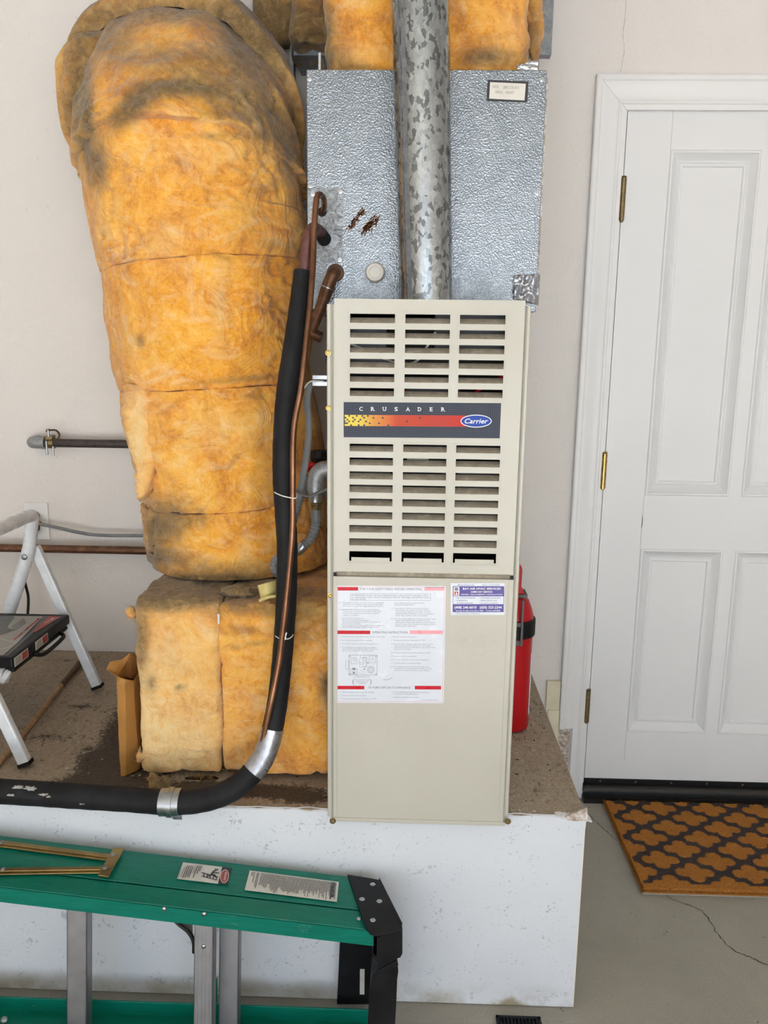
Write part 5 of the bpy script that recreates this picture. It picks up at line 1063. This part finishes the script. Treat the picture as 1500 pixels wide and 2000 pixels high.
B = [V((xl-.002, bf.y, (HP+zt_)/2)), V((xm-.001, bf.y-.012, (HP+zt_)/2)), V((xrr+.006, bf.y+.014, (HP+zt_)/2)), V((xrr+.006, bf.y+.12, (HP+zt_)/2)), V((xl-.004, bf.y+.11, (HP+zt_)/2))]
C = [V((xl, bf.y+.004, zt_)), V((xm, bf.y-.006, zt_-.003)), V((xrr+.004, bf.y+.016, zt2)), V((xrr+.004, bf.y+.12, zt2+.01)), V((xl, bf.y+.11, zt_+.012))]
for L_ in (A, B, C):
    for q in L_: q.x = min(q.x, -.604)
mb = MB(); lv = []
for k in range(13):
    t = k/12; lv.append([(A[i]*(1-t)**2+B[i]*2*t*(1-t)*1.0+C[i]*t*t)+V((.0015*noise.noise(V((t*7, i, 3))), .002*noise.noise(V((t*8, i, 6))), 0)) for i in range(5)])
for r_ in lv: mb.v += r_
for k in range(12):
    for i in range(5): mb.f.append((k*5+i, k*5+(i+1) % 5, k*5+5+(i+1) % 5, k*5+5+i))
mb.f.append((4, 3, 2, 1, 0)); mb.build('bag_body', 'kraft_paper', BG, smooth=True, angle=25, solid=.0008)
yb = bf.y+.06
mb = MB().add([P(232, 1322, bf.y+.02), P(207, 1308, bf.y+.03), P(214, 1293, bf.y+.05), P(240, 1287, bf.y+.07), P(254, 1275, bf.y+.085), P(238, 1318, bf.y+.05)], [(0, 5, 4, 3, 2, 1)]); mb.build('torn_flap', 'kraft_paper', BG, solid=.0008)
mb = MB().add([P(238, 1319, bf.y+.05), P(254, 1275, bf.y+.085), P(273, 1292, bf.y+.10), P(275, 1318, bf.y+.09), P(258, 1326, bf.y+.06)], [(0, 4, 3, 2, 1)]); mb.build('back_flap', 'kraft_inside', BG, solid=.0008)
# ================================================================== fire extinguisher
ec = V((.2805, -.462, HP+.001)); FE = thing('fire_extinguisher', tuple(ec), 'red fire extinguisher with black band standing behind the beige furnace', 'fire extinguisher')
zsh = P(1030, 1205, ec.y).z; znk = P(1020, 1162, ec.y).z; ztp = P(1012, 1098, ec.y).z; er = P(1037, 1300, ec.y).x-ec.x
MB().lathe([(er*.86, 0), (er*.97, .004), (er, .010), (er, zsh-HP-.01), (er*.985, zsh-HP+.008), (er*.90, zsh-HP+.024), (er*.72, znk-HP-.012), (er*.45, znk-HP-.002), (er*.36, znk-HP+.004)], ec, (0, 0, 1), 40).build('cylinder', 'red_enamel', FE, smooth=True, angle=50)
bz0, bz1 = P(1033, 1238, ec.y).z, P(1036, 1205, ec.y).z
bd = MB().lathe([(er+.0004, 0), (er+.0045, .001), (er+.0045, bz1-bz0-.001), (er+.0004, bz1-bz0)], ec+V((0, 0, bz0-HP)), (0, 0, 1), 40).build('band', 'black_plastic', FE, smooth=True)
for k in range(14):
    a = math.radians(-75+k*7); d = V((math.cos(a), math.sin(a), 0)); MB().beam(ec+d*(er+.0045)+V((0, 0, bz0-HP+.003)), ec+d*(er+.0045)+V((0, 0, bz1-HP-.003)), .0028, .0018, (-d.y, d.x, 0)).build('ridge', 'black_plastic', bd)
xb_ = P(1020, 1200, ec.y-er-.004).x; yb_ = ec.y-math.sqrt(max(1e-6, (er+.006)**2-(xb_-ec.x)**2))-.004
mb = MB().box(xb_-.003, xb_+.003, yb_-.003, yb_+.004, P(1018, 1262, yb_).z, znk+.004); mb.box(ec.x-.03, P(1027, 1157, ec.y).x, ec.y-.03, ec.y+.02, znk, znk+.010); mb.box(xb_-.032, xb_, yb_, yb_+.003, P(1018, 1262, yb_).z, P(1018, 1252, yb_).z); mb.box(xb_-.032, xb_, yb_-.001, yb_+.003, P(1018, 1225, yb_).z, P(1018, 1217, yb_).z); mb.build('bracket', 'bracket_grey', FE, bevel=.0008)
MB().lathe([(.016, 0), (.016, .018), (.012, .022)], ec+V((0, 0, znk-HP)), (0, 0, 1), 20).build('valve_head', 'zinc', FE, smooth=True)
xh = P(1014, 1120, ec.y-.02).x; mb = MB().prism([V((xh-.004, ec.y-.03, znk+.010)), V((xh+.016, ec.y-.03, znk+.010)), V((xh+.006, ec.y-.03, znk+.030)), V((xh+.0065, ec.y-.03, ztp-.012)), V((xh+.004, ec.y-.03, ztp-.003)), V((xh-.002, ec.y-.03, ztp)), V((xh-.008, ec.y-.03, ztp-.006)), V((xh-.006, ec.y-.03, znk+.03))], (0, .022, 0)); mb.build('lever', 'red_enamel', FE, bevel=.003)
MB().box(FX1+.003, xh+.004, ec.y-.028, ec.y-.008, znk+.008, znk+.024).build('carry_handle', 'red_enamel', FE, bevel=.003)
mb = MB(); n = 12; z0_, z1_ = P(1034, 1390, ec.y).z, P(1036, 1272, ec.y).z
for k in range(n+1):
    a = math.radians(-28+k*60/n); d = V((math.cos(a), math.sin(a), 0)); mb.v += [ec+d*(er+.0006)+V((0, 0, z0_-HP)), ec+d*(er+.0006)+V((0, 0, z1_-HP))]
for k in range(n): mb.f.append((2*k, 2*k+2, 2*k+3, 2*k+1))
mb.build('instruction_label', 'label_paper', FE, smooth=True)
# ================================================================== green stepladder on its side
LD = thing('stepladder', (-.5, -1.0, 0), 'green fibreglass stepladder lying on its side against the white platform front', 'stepladder')
zl = lambda x: .400-.0976*(x+.856)
def rail(y0, y1, xa, xb, zf, up, name, fl=.036, th=.0042, back=True):
    mb = MB(); s = -1 if up else 1
    def slab(ya, yb, oa, ob):
        mb.hexa([(xa, ya, zf(xa)+oa), (xb, ya, zf(xb)+oa), (xb, yb, zf(xb)+oa), (xa, yb, zf(xa)+oa), (xa, ya, zf(xa)+ob), (xb, ya, zf(xb)+ob), (xb, yb, zf(xb)+ob), (xa, yb, zf(xa)+ob)])
    slab(y0, y1, -th if up else 0, 0 if up else th)
    slab(y0, y0+th, -fl if up else 0., -.0001 if up else fl)
    if back: slab(y1-th, y1, -fl if up else 0., -.0001 if up else fl)
    return mb.build(name, 'green', LD, bevel=.0014)
XL = -1.75
ur = rail(-1.0, -.902, XL, -.07, zl, True, 'rear_rail'); uf = rail(-1.053, -1.0035, XL, -.048, lambda x: zl(x)-.001, True, 'front_rail')
zb_ = lambda x: .016
rail(-1.06, -.955, XL, -.06, zb_, False, 'rear_rail'); rail(-1.112, -1.063, XL, -.06, zb_, False, 'front_rail')
for xx in (XL+.03,): MB().box(xx-.05, xx+.03, -1.115, -.95, 0., .016).build('rubber_foot', 'black_rubber', LD)
def rung(px0, px1, ytop, ybot, mat='aluminum', w=.03):
    x0 = P(px0, 1880, (ytop+ybot)/2).x; x1 = P(px1, 1880, (ytop+ybot)/2).x; zt = zl((x0+x1)/2)-.006; z0 = .0205; mb = MB()
    mb.hexa([(x0, ybot, z0), (x1, ybot, z0), (x1, ybot+.003, z0), (x0, ybot+.003, z0), (x0, ytop, zt), (x1, ytop, zt), (x1, ytop+.003, zt), (x0, ytop+.003, zt)])
    for xa in (x0, x1-.003): mb.hexa([(xa, ybot, z0), (xa+.003, ybot, z0), (xa+.003, ybot+w, z0), (xa, ybot+w, z0), (xa, ytop, zt), (xa+.003, ytop, zt), (xa+.003, ytop+w, zt), (xa, ytop+w, zt)])
    return mb.build('rung', mat, LD, bevel=.0008), x0, x1, zt
r1_, *_ = rung(130, 169, -.995, -1.05); r2_, rx0, rx1, rzt = rung(376, 413, -1.046, -1.10); r3_, *_ = rung(427, 465, -.99, -1.045)
for k in range(4):
    t = (k+.8)/4.8; xa = rx0+(rx1-rx0)*t; MB().hexa([(xa, -1.1008, .021), (xa+.0016, -1.1008, .021), (xa+.0016, -1.1, .021), (xa, -1.1, .021), (xa, -1.0468, rzt-.002), (xa+.0016, -1.0468, rzt-.002), (xa+.0016, -1.046, rzt-.002), (xa, -1.046, rzt-.002)]).build('rib', 'aluminum', r2_)
rivet(P(398, 1848, -1.0565), (0, -1, 0), .0052, .0035).build('rivet', 'bright_steel', LD, smooth=True)
for a, b in ((321, 1775), (399, 1785)): rivet(P(a, b, -1.053), (0, -1, 0), .0052, .0035).build('rivet', 'bright_steel', LD, smooth=True)
for a, b in ((701, 1795),): rivet(PZ(a, b, zl(-.08)), (0, 0, 1), .005, .003).build('rivet', 'bright_steel', LD, smooth=True)
MB().tube(catmull([P(332, 1788, -1.02), P(350, 1805, -1.02), P(368, 1820, -1.02), P(378, 1838, -1.02), P(379, 1860, -1.02)], 5), .0042, 8).build('knee_brace', 'bronze_sill', LD, smooth=True)
MB().prism([P(345, 1792, -1.012), P(376, 1798, -1.012), P(376, 1826, -1.012)], (0, .002, 0)).build('brace_plate', 'aluminum', LD)
MB().prism([P(415, 1928, -1.03), P(424, 1908, -1.03), P(424, 1958, -1.03), P(415, 1958, -1.03)], (0, .004, 0)).build('lower_brace', 'green', LD)
rivet(PZ(8, 1992, .03), (0, -.6, .8), .007, .003).build('rivet', 'zinc', LD, smooth=True)
# spreader
def zo(px, py, d=0.): 
    z = zl(-.5)
    for _ in range(6): z = zl(PZ(px, py, z).x)
    return PZ(px, py, z+d)
def bar_(a, b, w, nm):
    A, B = zo(*a, .004), zo(*b, .004); mb = MB().beam(A, B, w, .003, (0, 1, 0)); mb.beam(A+V((0, 0, .0025)), B+V((0, 0, .0025)), w*.35, .003, (0, 1, 0)); return mb.build(nm, 'bronze_plated', LD, bevel=.001)
bar_((-60, 1640), (218, 1676), .021, 'spreader_arm'); bar_((-60, 1703), (200, 1699), .021, 'spreader_arm')
pts = [zo(222, 1657, .0085), zo(243, 1659, .0085), zo(212, 1715, .0085), zo(191, 1711, .0085)]
sb = MB().prism(pts[::-1], (0, 0, .003)).build('spreader_bracket', 'bronze_plated', LD, bevel=.001)
for a, b in ((221, 1670), (205, 1696), (4, 1646), (6, 1698)): rivet(zo(a, b, .0115), (0, 0, 1), .0052, .003).build('rivet', 'zinc', LD, smooth=True)
# ladder stickers
K4 = 4.412
def l4(a, b, d=0.): return zo(340+a/K4, 1670+b/K4, .0022+d)
w1 = lab(MB().add([l4(78, 62), l4(25, 205), l4(378, 248), l4(415, 102)], [(0, 1, 2, 3)]).build('warning_sticker', 'ladder_paper', LD), 'white sticker with falling climber pictogram')
MB().add([l4(415, 102), l4(378, 248), l4(462, 258), l4(500, 112)], [(0, 1, 2, 3)]).build('black_field', 'black_ink', w1)
MB().add([l4(435+36*math.cos(t)-12*math.sin(t)*0+10*math.sin(t)*-1, 183+58*math.sin(t)+8*math.cos(t), .0004) for t in [2*math.pi*k/28 for k in range(28)]][::-1], [tuple(range(28))]).build('danger_oval', 'label_old', w1)
MB().add([l4(435+31*math.cos(t)-10*math.sin(t), 183+52*math.sin(t)+8*math.cos(t), .0007) for t in [2*math.pi*k/28 for k in range(28)]][::-1], [tuple(range(28))]).build('danger_field', 'dark_red_ink', w1)
# letters read along the ladder, turned a quarter
q4 = lambda a, b: l4(424+b*1.0-a*.02*0+(-a*.23)+30, 236-a*.98+b*.13, .001)
mb = MB(); put_text(mb, 'DANGER', lambda a, b: l4(418+b*.98-a*-.22, 216-a*.95+b*.1, .001), 0, 22, 15, 78, bold=.02); mb.build('danger_text', 'label_old', w1)
mb = MB(); up_ = V((0, 0, 1))
def st_(p, w): mb.ribbon([l4(*q, .0006) for q in p], w, up_)
st_(((235, 150), (378, 188)), .0022); st_(((238, 182), (368, 215)), .0022)
for t in (.15, .35, .55, .75, .95): st_(((235+143*t, 150+38*t), (238+130*t, 182+33*t)), .0020)
st_(((285, 182), (318, 172), (340, 140), (378, 122)), .0045); st_(((318, 158), (350, 150), (388, 156)), .0035); st_(((318, 172), (345, 168), (362, 192)), .004); st_(((352, 126), (362, 124)), .007)
mb.build('climber_pictogram', 'black_ink', w1)
mb = MB()
for k, (x_, t0, t1, w) in enumerate(((222, .05, .45, .0022), (207, .05, .62, .0022), (188, .05, .9, .0024), (170, .05, .6, .0010), (150, .08, .9, .0022), (134, .06, .85, .0022), (117, .06, .92, .0024), (100, .06, .95, .0024), (82, .15, .85, .0012), (60, .3, .95, .0010))):
    n_ = 13; 
    for j in range(n_):
        a, b = t0+(t1-t0)*j/n_, t0+(t1-t0)*(j+.72)/n_; xa = x_+18; mb.ribbon([l4(xa-a*48, 85+a*122, .0006), l4(xa-b*48, 85+b*122, .0006)], w, up_)
mb.build('sticker_text', 'black_ink', w1)
w2 = lab(MB().add([l4(652, 132), l4(608, 302), l4(1402, 404), l4(1420, 232)], [(0, 1, 2, 3)]).build('instruction_sticker', 'ladder_paper', LD), 'long white sticker of fine print')
def u2(u, v, d=.0006):
    a = (652+(1420-652)*u, 132+(232-132)*u); b = (608+(1402-608)*u, 302+(404-302)*u); return l4(a[0]+(b[0]-a[0])*v, a[1]+(b[1]-a[1])*v, d)
mb = MB(); R = random.Random(8)
for k in range(62):
    u = .03+.94*k/61
    if k in (3, 6): continue
    e = .25 if k in (0, 1) else R.uniform(.55, .97); w = .0026 if k in (58, 59, 60) else .0014; n_ = 12
    for j in range(n_):
        v0, v1 = .05+(e-.05)*j/n_, .05+(e-.05)*(j+R.uniform(.7, .95))/n_; mb.ribbon([u2(u, v0), u2(u, v1)], w, up_)
mb.build('fine_print', 'black_ink', w2)
# black top cap
cz = zl(-.07)+.0025
plate = [PZ(a, b, cz) for a, b in ((678, 1711), (744, 1722), (786, 1806), (783, 1820), (760, 1826), (734, 1830), (722, 1826), (714, 1815))]
cap = MB().prism(plate[::-1], (0, 0, .0045)).build('top_cap', 'black_plastic', LD, bevel=.0014)
for a, b in ((728, 1728), (707, 1757), (741, 1761), (728, 1798)): rivet(PZ(a, b, cz+.0045), (0, 0, 1), .0060, .003).build('rivet', 'bright_steel', cap, smooth=True)
cy_ = -1.058
prof_ = [(736, 1832), (786, 1812), (786, 1862), (782, 1870), (776, 1872), (778, 1898), (776, 1912), (774, 1960), (770, 2030), (716, 2030), (722, 1930), (727, 1905), (735, 1898), (737, 1880), (727, 1870), (728, 1862), (735, 1868), (736, 1850)]
fa_ = [P(a, b, cy_) for a, b in prof_]; nb_ = len(fa_); mb = MB(); mb.v = fa_+[q+V((-.050 if pr[0] > 750 else .0, .15, 0)) for q, pr in zip(fa_, prof_)]
mb.f = [tuple(range(nb_)), tuple(range(2*nb_-1, nb_-1, -1))]+[(i, nb_+i, nb_+(i+1) % nb_, (i+1) % nb_) for i in range(nb_)]; mb.build('cap_body', 'black_plastic', LD, bevel=.002)
mb = MB().prism([P(737, 1897, cy_-.003), P(776, 1876, cy_-.003), P(778, 1886, cy_-.003), P(748, 1902, cy_-.003)], (0, .004, 0)); mb.build('cap_lip', 'black_plastic', LD, bevel=.001)
q = [P(a, b, -.915) for a, b in ((664, 1834), (735, 1846), (735, 1962), (658, 1962))]
ip = MB().prism(q, (0, .012, 0)).build('cap_inner', 'black_plastic', LD, bevel=.001)
MB().box(P(703, 1900, -.916).x, P(712, 1900, -.916).x, -.9165, -.9145, P(705, 1942, -.916).z, P(705, 1893, -.916).z).build('cap_slot', 'bare_edge', ip)
